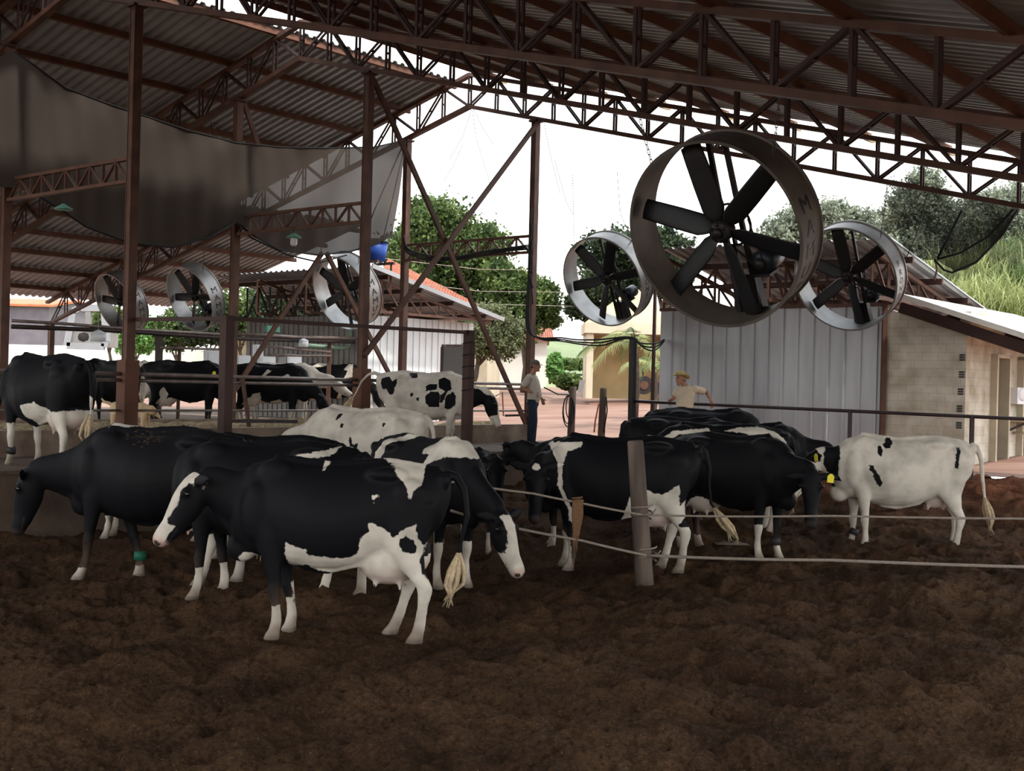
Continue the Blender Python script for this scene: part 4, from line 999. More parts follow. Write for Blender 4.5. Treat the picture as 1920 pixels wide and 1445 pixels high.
def fan(c, text, label, drum='drum', D=1.9, spin=100, t0=10, fs_=.23, chains=True, moving=False):
    n = (-EL - UP * .44).normalized()           # faces down the barn, tipped a little to the floor
    e1 = UP.cross(n).normalized(); e2 = n.cross(e1).normalized(); c = Vector(c)
    if e1.x < 0: e1 = -e1                       # e1 to the viewer's right, e2 up
    R = D / 2; dep = .47
    root = thing('barn_fan', label, 'fan', c - UP * R, 'big drum fans hung from the trusses')
    mb = MB(); N = 72; prof = [(-dep / 2, R + .02), (-dep / 2 + .02, R + .022), (-dep / 2 + .03, R), (dep / 2 - .03, R), (dep / 2 - .02, R + .022), (dep / 2, R + .02), (dep / 2, R - .012), (-dep / 2, R - .012)]
    vs = []; k = len(prof)
    for i in range(N):
        q = 2 * math.pi * i / N; rd = e1 * math.cos(q) + e2 * math.sin(q)
        for a, rr in prof: vs.append(c + n * a + rd * rr)
    fs = [(i * k + j, i * k + (j + 1) % k, ((i + 1) % N) * k + (j + 1) % k, ((i + 1) % N) * k + j) for i in range(N) for j in range(k)]
    d_ = mb.add(vs, fs).build('drum', drum, root, True); smooth_by_angle(d_, 30)
    # lettering stacked down the outer side of the drum
    tv = MB(); step = fs_ * 1.0
    for i, ch in enumerate(text):
        V, F = font_mesh(ch, fs_); q0 = math.radians(t0) - i * step / R
        vs2 = [c + (e1 * math.cos(q0 + v.y / R) + e2 * math.sin(q0 + v.y / R)) * (R + .005) - n * (v.x * 1.15) for v in V]
        # (letters read upright, right-hand side away from the viewer)
        tv.add(vs2, F)
    tv.build('lettering', 'black', d_)
    # hub and blades
    hub_c = c + n * .04
    hb = MB(); hb.tube([hub_c - n * .08, hub_c + n * .06, hub_c + n * .075], [.115, .115, .07], 20); hb.tube([hub_c + n * .07, hub_c + n * .12], [.05, .045], 14)
    for i in range(6):
        q = 2 * math.pi * (i + .5) / 6; p = hub_c + (e1 * math.cos(q) + e2 * math.sin(q)) * .085; hb.tube([p + n * .05, p + n * .09], .016, 6)
    hb.build('hub', 'iron', root, True)
    for i in range(6):
        q = math.radians(spin + 60 * i); rd = e1 * math.cos(q) + e2 * math.sin(q); tg = e2 * math.cos(q) - e1 * math.sin(q)
        secs = []
        for rr, ch, tw in ((.09, .05, .6), (.17, .09, .55), (.24, .115, .5), (.5, .115, .42), (.75, .11, .36), (R - .045, .105, .32)):
            u = tg * math.cos(tw) + n * math.sin(tw); v = rd.cross(u)
            secs.append((hub_c + rd * rr, u * ch, v * .012))
        MB().loft(secs, 12, .2).build('blade', 'black', root, True)
    # struts, bracket, motor
    bz = c - n * .14
    for off in (-.07, .11):
        MB().bar(bz + e1 * off + e2 * (R - .01), bz + e1 * (off * 1.3 + .02) - e2 * (R - .01), .05, .04, e1).build('strut', 'iron', root)
    MB().bar(bz + e1 * .02 - e2 * (R - .02), bz + e1 * .02 - e2 * .05, .03, .05, e1).build('strut', 'iron', root)
    MB().prism([bz + e1 * -.12 - e2 * (R - .01), bz + e1 * .20 - e2 * (R - .01), bz + e1 * .17 - e2 * (R - .38), bz + e1 * -.09 - e2 * (R - .38)], n * -.12).build('motor_bracket', 'iron', root)
    mc_ = bz + e1 * .30 - e2 * .40
    mo = MB().tube([mc_ - n * .25, mc_ - n * .23, mc_ + n * .06, mc_ + n * .08], [.10, .125, .125, .06], 18).build('motor', 'motor', root, True)
    MB().tube([mc_ + n * .08, mc_ + n * .13], .06, 14).build('pulley', 'iron', mo, True)
    MB().bar(mc_ - e2 * .12 - e1 * .12, mc_ - e2 * .12 + e1 * .1, .2, .03, n).build('motor_plate', 'iron', root)
    bl_ = MB(); pc = bz - n * .02
    bl_.tube([pc + (e1 * math.cos(q) + e2 * math.sin(q)) * .22 for q in np.linspace(0, 6.2832, 25)], .014, 6); bl_.build('pulley_wheel', 'iron', root, True)
    for sg in (-1, 1): MB().bar(pc + e1 * .2 * sg + e2 * (.05 * sg), mc_ + n * .1 + e1 * .055 * sg, .02, .01, n).build('belt', 'rubber', root)
    # chains to the truss
    if chains:
        for sg in chains:
            a0 = c + e1 * (R * .72 * sg[0]) + e2 * R * .72; a1 = a0 + e1 * sg[1] + UP * sg[2]
            ch_ = MB(); L = (a1 - a0).length; nl = int(L / .055); dv = (a1 - a0).normalized(); sd = dv.cross(EL).normalized()
            for i in range(nl):
                p = a0 + dv * (i + .5) * (L / nl); o_ = sd if i % 2 else dv.cross(sd)
                ch_.bar(p - dv * .03 + o_ * .012, p + dv * .03 + o_ * .012, .006, .006); ch_.bar(p - dv * .03 - o_ * .012, p + dv * .03 - o_ * .012, .006, .006)
                ch_.bar(p - dv * .03 - o_ * .012, p - dv * .03 + o_ * .012, .006, .006); ch_.bar(p + dv * .03 - o_ * .012, p + dv * .03 + o_ * .012, .006, .006)
            ch_.build('chain', 'iron', root)
    return root
fan(on_s(1357, 430, 11.0 - .15), 'MAMUTE', 'largest fan, dusty brown drum and six black blades, hung nearest', 'drum_old', spin=101, t0=11, chains=[(-1, -.25, .75), (1, .05, .55)])
fan(on_s(1140, 522, 20.75), 'FRONT', 'silver fan just right of the gable post, against trees and sky', 'drum', spin=68, t0=12, fs_=.155, chains=[(1, .55, .6), (-1, -.1, 1.6)])
fan(on_s(1593, 517, 20.75), 'FRONT', 'silver fan overlapping the ribbed shed roof, right of the largest fan', 'drum', spin=95, t0=11, fs_=.155, chains=[(1, .1, .9), (-1, -.1, .9)])
fan(on_s(651, 545, 20.75), 'MAMUTE', 'fan in front of the metal shed roof, half behind a rust post', 'drum', spin=80, chains=[(1, .05, 1.2), (-1, -.05, 1.2)])
fan(on_s(367, 556, 20.75), 'MAMUTE', 'fan with black blades under the end roof, between two rust posts', 'drum', spin=118, chains=[(1, .05, .9), (-1, -.05, .9)])
fan(on_s(228, 566, 20.75), 'MAMUTE', 'leftmost fan, half hidden behind the tall boxed post', 'drum', spin=110, chains=[(1, .05, .6), (-1, -.05, .6)])

# ================================================================== NETS
def net_mat(name, col):
    m = bpy.data.materials.new(name); m.use_nodes = True; nt = m.node_tree; b = nt.nodes['Principled BSDF']; out = nt.nodes['Material Output']
    b.inputs['Base Color'].default_value = (*col, 1); b.inputs['Roughness'].default_value = .9; b.inputs['Specular IOR Level'].default_value = .1
    tr = nt.nodes.new('ShaderNodeBsdfTransparent'); ms = nt.nodes.new('ShaderNodeMixShader'); a = nt.nodes.new('ShaderNodeAttribute'); a.attribute_name = 'weave'
    nt.links.new(a.outputs['Fac'], ms.inputs[0]); nt.links.new(tr.outputs[0], ms.inputs[1]); nt.links.new(b.outputs[0], ms.inputs[2]); nt.links.new(ms.outputs[0], out.inputs[0])
    return m
NET = net_mat('brown_shade_net', (.062, .049, .041)); NETB = net_mat('black_shade_net', (.035, .04, .035)); NETW = net_mat('thin_clear_net', (.55, .62, .68))
def interp(pts, x):
    xs = [p[0] for p in pts]; ys = [p[1] for p in pts]; return float(np.interp(x, xs, ys))
def net(name, label, top, bot, plane, nx, ny, dens, mt, fold=.10, nf=16, seed=1):
    """cloth hung between two measured edges on a real vertical plane"""
    r = np.random.default_rng(seed); ph = r.random(8) * 6.28
    V = []; A = []; F = []
    x0, x1 = top[0][0], top[-1][0]; u0, u1 = bot[0][0], bot[-1][0]
    for i in range(nx + 1):
        q = i / nx; a = plane(x0 + (x1 - x0) * q, interp(top, x0 + (x1 - x0) * q)); b = plane(u0 + (u1 - u0) * q, interp(bot, u0 + (u1 - u0) * q))
        for j in range(ny + 1):
            k = j / ny; p = a.lerp(b, k)
            f = fold * (math.sin(q * nf * 6.28 + ph[0] + 2.2 * k) * .5 + math.sin(q * nf * 2.7 * 6.28 + ph[1] - 3 * k) * .25 + .35 * math.sin(q * 4 * 6.28 + k * 5 + ph[2])) * math.sin(min(k * 6, 1) * 1.57)
            V.append(p + ER * (f + .05)); A.append(min(.992, max(.02, dens(q, k) + .006 * math.sin(q * nf * 6.28 + ph[0] + 2.2 * k) * (1 if fold else 0))))
    m = ny + 1
    for i in range(nx):
        for j in range(ny): F.append((i * m + j, (i + 1) * m + j, (i + 1) * m + j + 1, i * m + j + 1))
    mb = MB().add(V, F); o = mb.build(name, mt, None, True)
    at = o.data.attributes.new('weave', 'FLOAT', 'POINT'); at.data.foreach_set('value', np.array(A, dtype=np.float32))
    return tag(o, label, 'net')
PL = lambda x, y: on_t(x, y, -1.72)
top = [(-70, 130), (-20, 112), (25, 97), (60, 122), (120, 165), (190, 192), (260, 215), (350, 245), (440, 268), (520, 276), (610, 278), (700, 276), (756, 263)]
bot = [(-70, 350), (20, 352), (60, 362), (110, 392), (160, 425), (240, 455), (320, 463), (390, 445), (440, 416), (470, 440), (520, 468), (590, 478), (650, 473), (700, 458), (736, 440)]
sn = net('shade_net', 'brown-grey shade net slung from the roof at the left to the gable post', top, bot, PL, 260, 40,
    lambda q, k: (.988 if q < .34 else .988 - (q - .34) * .030) + (.25 if k > .92 and q < .62 else 0), NET, .07, 7, 2)
NF = MB()
def hem(pts, plane, r, label, cat='rope', name='net_hem', material='cable'):
    return tag(MB().tube([plane(x, y) for x, y in pts], r, 6).build(name, material, None, True), label, cat)
hem(top[2:], lambda x, y: PL(x, y) + ER * .05, .018, 'dark cord along the upper edge of the brown shade net')
hem(bot[2:9], lambda x, y: PL(x, y) + ER * .05, .03, 'rolled dark hem under the left belly of the shade net')
hem(bot[8:], lambda x, y: PL(x, y) + ER * .05, .022, 'rolled dark hem under the right belly of the shade net')
hem([(756, 263), (700, 390), (668, 470)], lambda x, y: PL(x, y) + ER * .07, .014, 'dark gathered fold near the right end of the shade net')
hem([(757, 264), (735, 360), (712, 458)], lambda x, y: PL(x, y) + ER * .07, .014, 'second gathered fold at the right end of the shade net')
hem([(447, 415), (470, 445), (540, 478), (600, 492), (650, 478)], lambda x, y: on_t(x, y, -2.3), .02, 'dark cord swagging under the lattice beam beside the net-veiled post')
G = lambda x, y: on_s(x, y, 21.25)
net('dark_net', 'black shade net gathered under the roof corner at the right', [(1630, 318), (1700, 335), (1800, 358), (1905, 388)], [(1690, 470), (1728, 488), (1752, 487), (1775, 506), (1786, 511), (1805, 506), (1850, 470), (1890, 420), (1906, 392)], G, 70, 24, lambda q, k: .55 + .36 * k * min(1, q * 2.5) + .10 * (q > .75), NETB, .05, 5, 4)
hem([(1803, 395), (1780, 440), (1758, 484)], G, .022, 'black gathered fold running down to the knot of the dark net')
hem([(1900, 392), (1850, 445), (1800, 474), (1758, 486)], G, .02, 'black cord sweeping down to the knot of the dark net')
hem([(1752, 487), (1770, 506), (1785, 511), (1830, 492), (1880, 440), (1908, 393)], lambda x, y: on_s(x, y, 21.2), .02, 'lower black edge of the dark net')
hem([(1739, 362), (1718, 440), (1692, 500)], G, .008, 'thin dark line hanging left of the dark net')
hem([(1754, 488), (1757, 505), (1752, 525)], G, .02, 'pale frayed rope end at the knot of the dark net', material='rope')
net('gable_net', 'thin clear net across the top of the open gable', [(760, 262), (820, 228), (884, 196), (960, 205), (1100, 232), (1230, 258)], [(775, 300), (840, 290), (900, 285), (980, 300), (1100, 330), (1210, 360)], lambda x, y: on_s(x, y, 21.5), 60, 12, lambda q, k: .16 * (1 - k), NETW, .03, 7, 6)
for k, pts in enumerate(([(886, 205), (893, 260), (915, 330), (922, 360)], [(884, 205), (868, 255), (842, 300)], [(888, 205), (905, 240), (925, 270)], [(1020, 228), (1032, 290), (1050, 362)], [(1040, 300), (1062, 380), (1075, 402)], [(1157, 320), (1163, 400), (1180, 440)], [(868, 270), (850, 310), (832, 340)])):
    tag(MB().tube([on_s(x, y, 21.4) for x, y in pts], .007, 5).build('loose_thread', 'iron'), ['long thread hanging from the gable peak', 'short thread slanting left from the gable peak', 'short thread slanting right from the gable peak', 'thread hanging just right of the gable post', 'bent thread lower down right of the gable post', 'thread hanging left of the largest fan', 'short thread left of the gable peak by the brace'][k], 'thread', 'loose threads at the gable')
for k, pts in enumerate(([(385, 130), (392, 200), (402, 275)], [(640, 200), (520, 218), (400, 232)], [(830, 165), (720, 178), (600, 205)])):
    tag(MB().tube([on_t(x, y, -5.0) for x, y in pts], .009, 5).build('roof_wire', 'iron'), ['thin wire hanging down under the left roof', 'thin wire strung under the left roof above the net', 'thin wire under the left roof near the gable'][k], 'wire')
# lamps under the lattice beams
def lamp(x, y, s, label, col, bulb):
    p = on_s(x, y, s); r_ = thing('barn_lamp', label, 'lamp', p - UP * .1, 'lamps under the lattice beams')
    MB().tube([p + UP * .10, p + UP * .08, p + UP * .02, p], [.03, .05, .15, .155], 18).build('lamp_shade', col, r_, True)
    MB().tube([p + UP * .09, p + UP * .25], .015, 6).build('stem', 'iron', r_)
    if bulb: MB().tube([p + UP * .02, p - UP * .03, p - UP * .13, p - UP * .16], [.05, .07, .07, .04], 12).build('bulb', 'white', r_, True)
lamp(119, 393, 11.0, 'green lamp shade under the lattice beam at the far left', 'green_paint', False)
lamp(551, 446, 16.05, 'lamp with white globe under the lattice beam beside the shade net', 'green_paint', True)
# ================================================================== ANIMALS AND PEOPLE
def remesh(mb, voxel, smooth=6, factor=.5):
    """fuse overlapping closed shapes into one continuous surface"""
    me = bpy.data.meshes.new('tmp'); me.from_pydata([tuple(v) for v in mb.v], [], mb.f); me.update()
    ob = bpy.data.objects.new('tmp', me); COL.objects.link(ob)
    m = ob.modifiers.new('r', 'REMESH'); m.mode = 'VOXEL'; m.voxel_size = voxel
    s = ob.modifiers.new('s', 'SMOOTH'); s.iterations = smooth; s.factor = factor
    bpy.context.view_layer.update()
    ev = ob.evaluated_get(bpy.context.evaluated_depsgraph_get())
    out = bpy.data.meshes.new_from_object(ev)
    bpy.data.objects.remove(ob); bpy.data.meshes.remove(me)
    out.polygons.foreach_set('use_smooth', [True] * len(out.polygons))
    return out
def verts_of(me):
    a = np.empty(len(me.vertices) * 3); me.vertices.foreach_get('co', a); return a.reshape(-1, 3)
def link_mesh(name, me, material, wloc, parent, rotz=0, scale=1):
    me.materials.clear(); me.materials.append(material)
    ob = bpy.data.objects.new(name, me); COL.objects.link(ob); ob.parent = parent
    return ob
def poly_sd(px, pz, poly):
    """signed distance to a polygon, positive inside"""
    P = np.array(poly); d = np.full(px.shape, 1e9); inside = np.zeros(px.shape, bool)
    for i in range(len(P)):
        a, b = P[i], P[(i + 1) % len(P)]; e = b - a; wx, wz = px - a[0], pz - a[1]
        t = np.clip((wx * e[0] + wz * e[1]) / (e @ e + 1e-12), 0, 1)
        d = np.minimum(d, (wx - e[0] * t) ** 2 + (wz - e[1] * t) ** 2)
        c = ((a[1] <= pz) != (b[1] <= pz)) & (px < (b[0] - a[0]) * (pz - a[1]) / (b[1] - a[1] + 1e-12) + a[0]); inside ^= c
    return np.where(inside, 1, -1) * np.sqrt(d)
def coat_mat(name, white=(.62, .56, .475), black=(.0055, .0055, .0068)):
    m = bpy.data.materials.new(name); m.use_nodes = True; nt = m.node_tree; b = nt.nodes['Principled BSDF']
    def attr(n): a = nt.nodes.new('ShaderNodeAttribute'); a.attribute_name = n; return a.outputs['Fac']
    tc = nt.nodes.new('ShaderNodeTexCoord')
    n = nt.nodes.new('ShaderNodeTexNoise'); n.inputs['Scale'].default_value = 22; n.inputs['Detail'].default_value = 4; nt.links.new(tc.outputs['Object'], n.inputs['Vector'])
    ad = nt.nodes.new('ShaderNodeMath'); ad.operation = 'MULTIPLY_ADD'; ad.inputs[1].default_value = .05; nt.links.new(n.outputs['Fac'], ad.inputs[0]); nt.links.new(attr('coat'), ad.inputs[2])
    mr = nt.nodes.new('ShaderNodeMapRange'); mr.inputs[1].default_value = .021; mr.inputs[2].default_value = .029; nt.links.new(ad.outputs[0], mr.inputs[0])
    # soiled white: dirt in irregular patches, heavier low down
    n2 = nt.nodes.new('ShaderNodeTexNoise'); n2.inputs['Scale'].default_value = 5; n2.inputs['Detail'].default_value = 8; nt.links.new(tc.outputs['Object'], n2.inputs['Vector'])
    rw = nt.nodes.new('ShaderNodeValToRGB'); rw.color_ramp.elements[0].position = .30; rw.color_ramp.elements[0].color = (*(c * .66 for c in white), 1); rw.color_ramp.elements[1].position = .6; rw.color_ramp.elements[1].color = (*white, 1)
    nt.links.new(n2.outputs['Fac'], rw.inputs[0])
    def mix(f, a, c):
        x = nt.nodes.new('ShaderNodeMixRGB'); nt.links.new(f, x.inputs[0])
        if isinstance(a, tuple): x.inputs[1].default_value = (*a, 1)
        else: nt.links.new(a, x.inputs[1])
        if isinstance(c, tuple): x.inputs[2].default_value = (*c, 1)
        else: nt.links.new(c, x.inputs[2])
        return x.outputs[0]
    c = mix(mr.outputs[0], black, rw.outputs[0])
    c = mix(attr('pink'), c, (.50, .33, .28)); c = mix(attr('soil'), c, (.13, .085, .055)); c = mix(attr('horn'), c, (.035, .028, .025))
    nt.links.new(c, b.inputs['Base Color'])
    b.inputs['Roughness'].default_value = .6; b.inputs['Specular IOR Level'].default_value = .10
    n3 = nt.nodes.new('ShaderNodeTexNoise'); n3.inputs['Scale'].default_value = 70; n3.inputs['Detail'].default_value = 3; nt.links.new(tc.outputs['Object'], n3.inputs['Vector'])
    bp = nt.nodes.new('ShaderNodeBump'); bp.inputs['Strength'].default_value = .12; bp.inputs['Distance'].default_value = .01; nt.links.new(n3.outputs['Fac'], bp.inputs['Height']); nt.links.new(bp.outputs[0], b.inputs['Normal'])
    return m
COAT = coat_mat('holstein_coat')
M['eye'] = mat('dark_eye', (.006, .005, .005), .08, spec=.6)
M['tail_hair'] = mat('cream_tail_hair', (.56, .43, .27), .9, 0, .35, 25, .6, 90)
M['tail_hair_dark'] = mat('dark_tail_hair', (.03, .025, .022), .9, 0, .35, 25)
M['green_band'] = mat('green_band', (.01, .10, .055), .6); M['dark_band'] = mat('dark_band', (.025, .022, .022), .6)

def dirv(pitch, yaw):
    p, y = math.radians(pitch), math.radians(yaw); return Vector((math.cos(p) * math.cos(y), math.cos(p) * math.sin(y), math.sin(p)))
def Z(ref, *pts):
    """points read off an enlarged crop -> photo measure"""
    x0, y0, k = ref; return [(x0 + a / k, y0 + b / k) for a, b in pts]
Z1, Z2, Z3, Z4, Z5, Z6 = (0, 640, 4.0), (280, 720, 2.8906), (880, 760, 3.692), (1300, 740, 3.097), (600, 640, 4.174), (180, 560, 3.692)
ZB, ZP = (1150, 740, 4.251), (420, 580, 6.4)
def cow(label, x, d, zg, head, scale=1.0, neck=(12, 0), face=(60, 0), legs=(0, 0, 0, 0), base='b', patches=(), fns=(), tail=None, switch='tail_hair', voxel=.02, tags=(), bands=(), muzzle='dark', nl=.64, udder=1.0, belly=0.0, ear_droop=0, dust=None):
    root_w = at_d(x, 722, d); root_w.z = zg - .02
    root = thing('dairy_cow', label, 'cow', root_w, 'herd of black and white dairy cows')
    root.rotation_euler = (0, 0, math.radians(head)); root.scale = (scale,) * 3
    mb = MB()
    sh = lambda c, s: (c * (1 - .16 * max(0, s) ** 1.5) * (1 if abs(c) < 1e-6 else abs(c) ** -.12), s)
    T = [(-.87, 1.31, 1.08, .085), (-.82, 1.37, .94, .17), (-.70, 1.40, .80, .235), (-.50, 1.435, .70, .275), (-.38, 1.44, .66, .29), (-.2, 1.41, .60 - belly, .315), (.02, 1.395, .55 - belly, .345), (.22, 1.395, .55 - belly, .335), (.42, 1.415, .585, .285), (.58, 1.44, .63, .235), (.72, 1.40, .66, .205), (.85, 1.30, .74, .155)]
    mb.loft([((tx, 0, (a + b) / 2), (0, w_, 0), (0, 0, (a - b) / 2)) for tx, a, b, w_ in T], 28, .25, sh)
    # hip, pin and shoulder points, spine
    for s in (-1, 1):
        mb.ball((-.38, .155 * s, 1.345), .18, .10, .065); mb.ball((-.83, .10 * s, 1.30), .06, .055, .06); mb.ball((.66, .165 * s, 1.02), .13, .09, .24); mb.ball((.52, .10 * s, 1.32), .16, .08, .12); mb.ball((-.56, .19 * s, 1.18), .16, .10, .14)
    mb.tube([(-.8, 0, 1.375), (-.38, 0, 1.435), (.1, 0, 1.40), (.55, 0, 1.445)], [.035, .04, .035, .045], 8)
    mb.ball((.80, 0, .72), .13, .09, .13)
    # neck and head
    nd = dirv(*neck); B0 = Vector((.56, 0, 1.08)); poll = B0 + Vector((.06, 0, .03)) + nd * nl
    lat = UP.cross(nd).normalized(); nu = nd.cross(lat)
    mid = B0.lerp(poll, .52) - nu * .02 + Vector((.04, 0, .0))
    mb.loft([(B0, Vector((0, .165, 0)), (nu * .5 + UP * .5).normalized() * .33), (B0.lerp(mid, .5), lat * .13, nu * .255), (mid, lat * .10, nu * .20), (poll - nd * .10, lat * .085, nu * .155), (poll, lat * .08, nu * .12)], 18, .3)
    mb.loft([(B0 + Vector((.22, 0, -.30)), Vector((0, .05, 0)), UP * .12), (mid - nu * .19, lat * .028, nu * .07), (poll - nu * .12 - nd * .1, lat * .03, nu * .04)], 10, .4)   # dewlap
    hd = dirv(-face[0], neck[1] + face[1]); hl = UP.cross(hd).normalized(); hu = hd.cross(hl)
    H0 = poll + hd * .02
    HS = [(-.05, .075, .085, 0), (.03, .105, .115, -.005), (.12, .118, .135, -.02), (.20, .108, .14, -.03), (.30, .085, .118, -.03), (.40, .070, .092, -.028), (.48, .074, .084, -.02), (.545, .072, .072, -.015), (.58, .055, .055, -.015)]
    mb.loft([(H0 + hd * a + hu * o, hl * w_, hu * h_) for a, w_, h_, o in HS], 18, .35)
    mb.loft([(H0 + hd * .10 - hu * .10, hl * .07, hu * .06), (H0 + hd * .26 - hu * .115, hl * .055, hu * .045), (H0 + hd * .46 - hu * .085, hl * .045, hu * .03)], 12, .5)     # jaw
    for s in (-1, 1):
        mb.ball(H0 + hd * .13 + hl * .095 * s + hu * .06, .045, .045, .035)
        e0 = H0 + hd * .01 + hl * .085 * s + hu * .045; ed = (hl * s * 1.0 - hd * .45 + UP * (-.20 - ear_droop)).normalized(); ew = (hd * .3 - UP * .9); ew = (ew - ed * ew.dot(ed)).normalized(); et = ed.cross(ew)
        mb.loft([(e0, ew * .03, et * .022), (e0 + ed * .06, ew * .058, et * .02), (e0 + ed * .13, ew * .062, et * .016), (e0 + ed * .19, ew * .035, et * .013), (e0 + ed * .215, ew * .014, et * .01)], 12, .3)
    # legs
    FL = [(.62, 1.02, .075, .155), (.565, .80, .078, .115), (.545, .62, .06, .078), (.53, .46, .047, .053), (.535, .38, .05, .056), (.522, .26, .034, .039), (.522, .15, .04, .046), (.54, .08, .044, .05), (.56, .03, .05, .066), (.565, -.005, .054, .074)]
    HL = [(-.54, 1.12, .105, .25), (-.515, .92, .11, .225), (-.53, .74, .085, .155), (-.605, .57, .058, .092), (-.69, .44, .048, .066), (-.685, .38, .045, .06), (-.668, .28, .036, .045), (-.65, .16, .042, .05), (-.63, .08, .046, .055), (-.605, .03, .052, .07), (-.60, -.005, .055, .078)]
    foot = []
    for (S, sd, sw, yo) in ((FL, 1, legs[0], .165), (FL, -1, legs[1], .165), (HL, 1, legs[2], .18), (HL, -1, legs[3], .18)):
        secs = []; zt0 = S[0][1]
        for lx, lz, wl, fa in S:
            q = 1 - lz / zt0; secs.append(((lx + sw * q ** .9, sd * (yo - .01 * q), lz), (0, wl, 0), (fa, 0, 0)))
        mb.loft(secs, 14, .12); foot.append((secs[-4][0], secs[-3][0]))
    # udder
    if udder:
        mb.ball((-.40, 0, .66), .24 * udder, .19 * udder, .20 * udder, 16, 10); mb.ball((-.52, 0, .70), .20 * udder, .17 * udder, .20 * udder, 14, 10)
        for tx in (-.30, -.50):
            for ty in (-.08, .08): mb.tube([(tx, ty * udder, .66 - .12 * udder), (tx, ty * udder, .66 - .18 * udder), (tx, ty * udder, .66 - .235 * udder)], [.026, .023, .016], 8)
        mb.tube([(-.2, .1, .62), (.1, .08, .545), (.3, .05, .57)], .03, 8)
    # tail
    tp = tail or [(-.84, 0, 1.36), (-.93, 0, 1.28), (-.975, 0, 1.10), (-.975, 0, .85), (-.96, 0, .62)]
    mb.tube([Vector(p) for p in tp], list(np.linspace(.045, .018, len(tp))), 8)
    me = remesh(mb, voxel / scale, 8)
    V = verts_of(me); vx, vy, vz = V.T
    # coat
    coat = np.full(len(V), -.6 if base == 'b' else .6)
    rm = Matrix.Translation(root_w) @ Matrix.Rotation(math.radians(head), 4, 'Z'); fw = Vector((math.cos(math.radians(head)), math.sin(math.radians(head)), 0)); sd_ = Vector((-fw.y, fw.x, 0))
    near = 1 if (-root_w).dot(sd_) > 0 else -1
    def to_local(px, py, off=.24):
        o = root_w + sd_ * (near * off * scale); r = ray(px, py); dd = (o - Vector((0, 0, CH))).dot(sd_) / r.dot(sd_); p = at_d(px, py, dd) - root_w
        return (p.dot(fw) / scale, p.z / scale)
    for kind, pts in patches:
        off = .24
        if kind[-1] == '0': off = 0.0; kind = kind[0]
        s = poly_sd(vx, vz, [to_local(a, b, off) for a, b in pts])
        if off == 0.0: s = np.where((np.abs(vy) < .105) | (vz > .68), s, -1)
        coat = np.maximum(coat, s) if kind == 'w' else np.minimum(coat, -s)
    rel = V - np.array(H0); hx = rel @ np.array(hd); hy = rel @ np.array(hl); hz = rel @ np.array(hu)
    is_head = (hx > -.06) & (np.abs(hy) < .35) & (np.abs(hz) < .24) & (hx < .75)
    loc = dict(x=vx, y=vy, z=vz, hx=hx, hy=hy, hz=hz, head=is_head)
    for kind, fn in fns:
        s = fn(loc); coat = np.maximum(coat, s) if kind == 'w' else np.minimum(coat, -s)
    pink = np.zeros(len(V)); horn = np.zeros(len(V))
    if udder: pink = np.maximum(pink, np.clip(1 - np.sqrt(((vx + .44) / .36) ** 2 + (vy / .22) ** 2 + ((vz - .58) / .19) ** 2), 0, .35) * 1.6); coat = np.where((np.sqrt(((vx + .44) / .34) ** 2 + (vy / .2) ** 2 + ((vz - .60) / .20) ** 2) < 1), .3, coat)
    mz = np.clip((hx - .515) / .03, 0, 1) * is_head * (np.abs(hy) < .1)
    if muzzle == 'pink': pink = np.maximum(pink, mz * .75)
    else: horn = np.maximum(horn, mz * .8)
    for s in (-1, 1): horn = np.maximum(horn, (np.sqrt((hx - .585) ** 2 + (hy - .04 * s) ** 2 + (hz - .01) ** 2) < .028) * 1.0)
    horn = np.maximum(horn, np.clip(1 - np.abs(hz + .062 + .05 * (hx - .5)) / .009, 0, 1) * ((hx > .40) & (hx < .62) & is_head) * .9)
    horn = np.maximum(horn, np.clip((.05 - vz) / .02, 0, 1) * .45)
    r = np.random.default_rng(int(x * 7 + d * 13)); soil = np.clip((.48 - vz) / .55, 0, .5) * (.5 + .5 * np.sin(vx * 23 + vy * 31 + r.random() * 6)) + np.clip((.16 - vz) / .2, 0, .5)
    if dust:
        q = 1 - np.sqrt(((vx - dust[0]) / dust[2]) ** 2 + ((vz - dust[1]) / dust[3]) ** 2); soil = np.maximum(soil, np.where(r.random(len(V)) < np.clip(q, 0, 1) * .30, .6, 0))
    for nm, val in (('coat', coat), ('pink', pink), ('horn', horn), ('soil', np.clip(soil, 0, .8))):
        at = me.attributes.new(nm, 'FLOAT', 'POINT'); at.data.foreach_set('value', val.astype(np.float32))
    link_mesh('body', me, COAT, None, None and root or root)
    def child(mbx, name, material, smooth=True):
        VV = np.array(mbx.v); o = VV.mean(0); m2 = bpy.data.meshes.new(name); m2.from_pydata((VV - o).tolist(), [], mbx.f); m2.update(); m2.materials.append(M[material])
        if smooth: m2.polygons.foreach_set('use_smooth', [True] * len(m2.polygons))
        ob = bpy.data.objects.new(name, m2); COL.objects.link(ob); ob.parent = root; ob.location = o; return ob
    if voxel < .026:
        for s in (-1, 1): child(MB().ball(H0 + hd * .135 + hl * .118 * s + hu * .052, .021, .021, .021, 10, 8), 'eye', 'eye')
    # tail switch: strands
    a, b = Vector(tp[-2]), Vector(tp[-1]); td = (b - a).normalized(); sw = MB()
    for k in range(10):
        o_ = Vector((r.standard_normal() * .012, r.standard_normal() * .012, 0)); e = b + td * (.24 + .1 * r.random()) * (1 if switch != 'short' else .5) + Vector((r.standard_normal() * .04, r.standard_normal() * .03, -.05))
        sw.tube([b - td * .10 + o_ * .4, b + td * .05 + o_ * 2.6, b + td * .16 + o_ * 3.2, e], [.012, .024, .02, .003], 6)
    child(sw, 'tail_switch', switch)
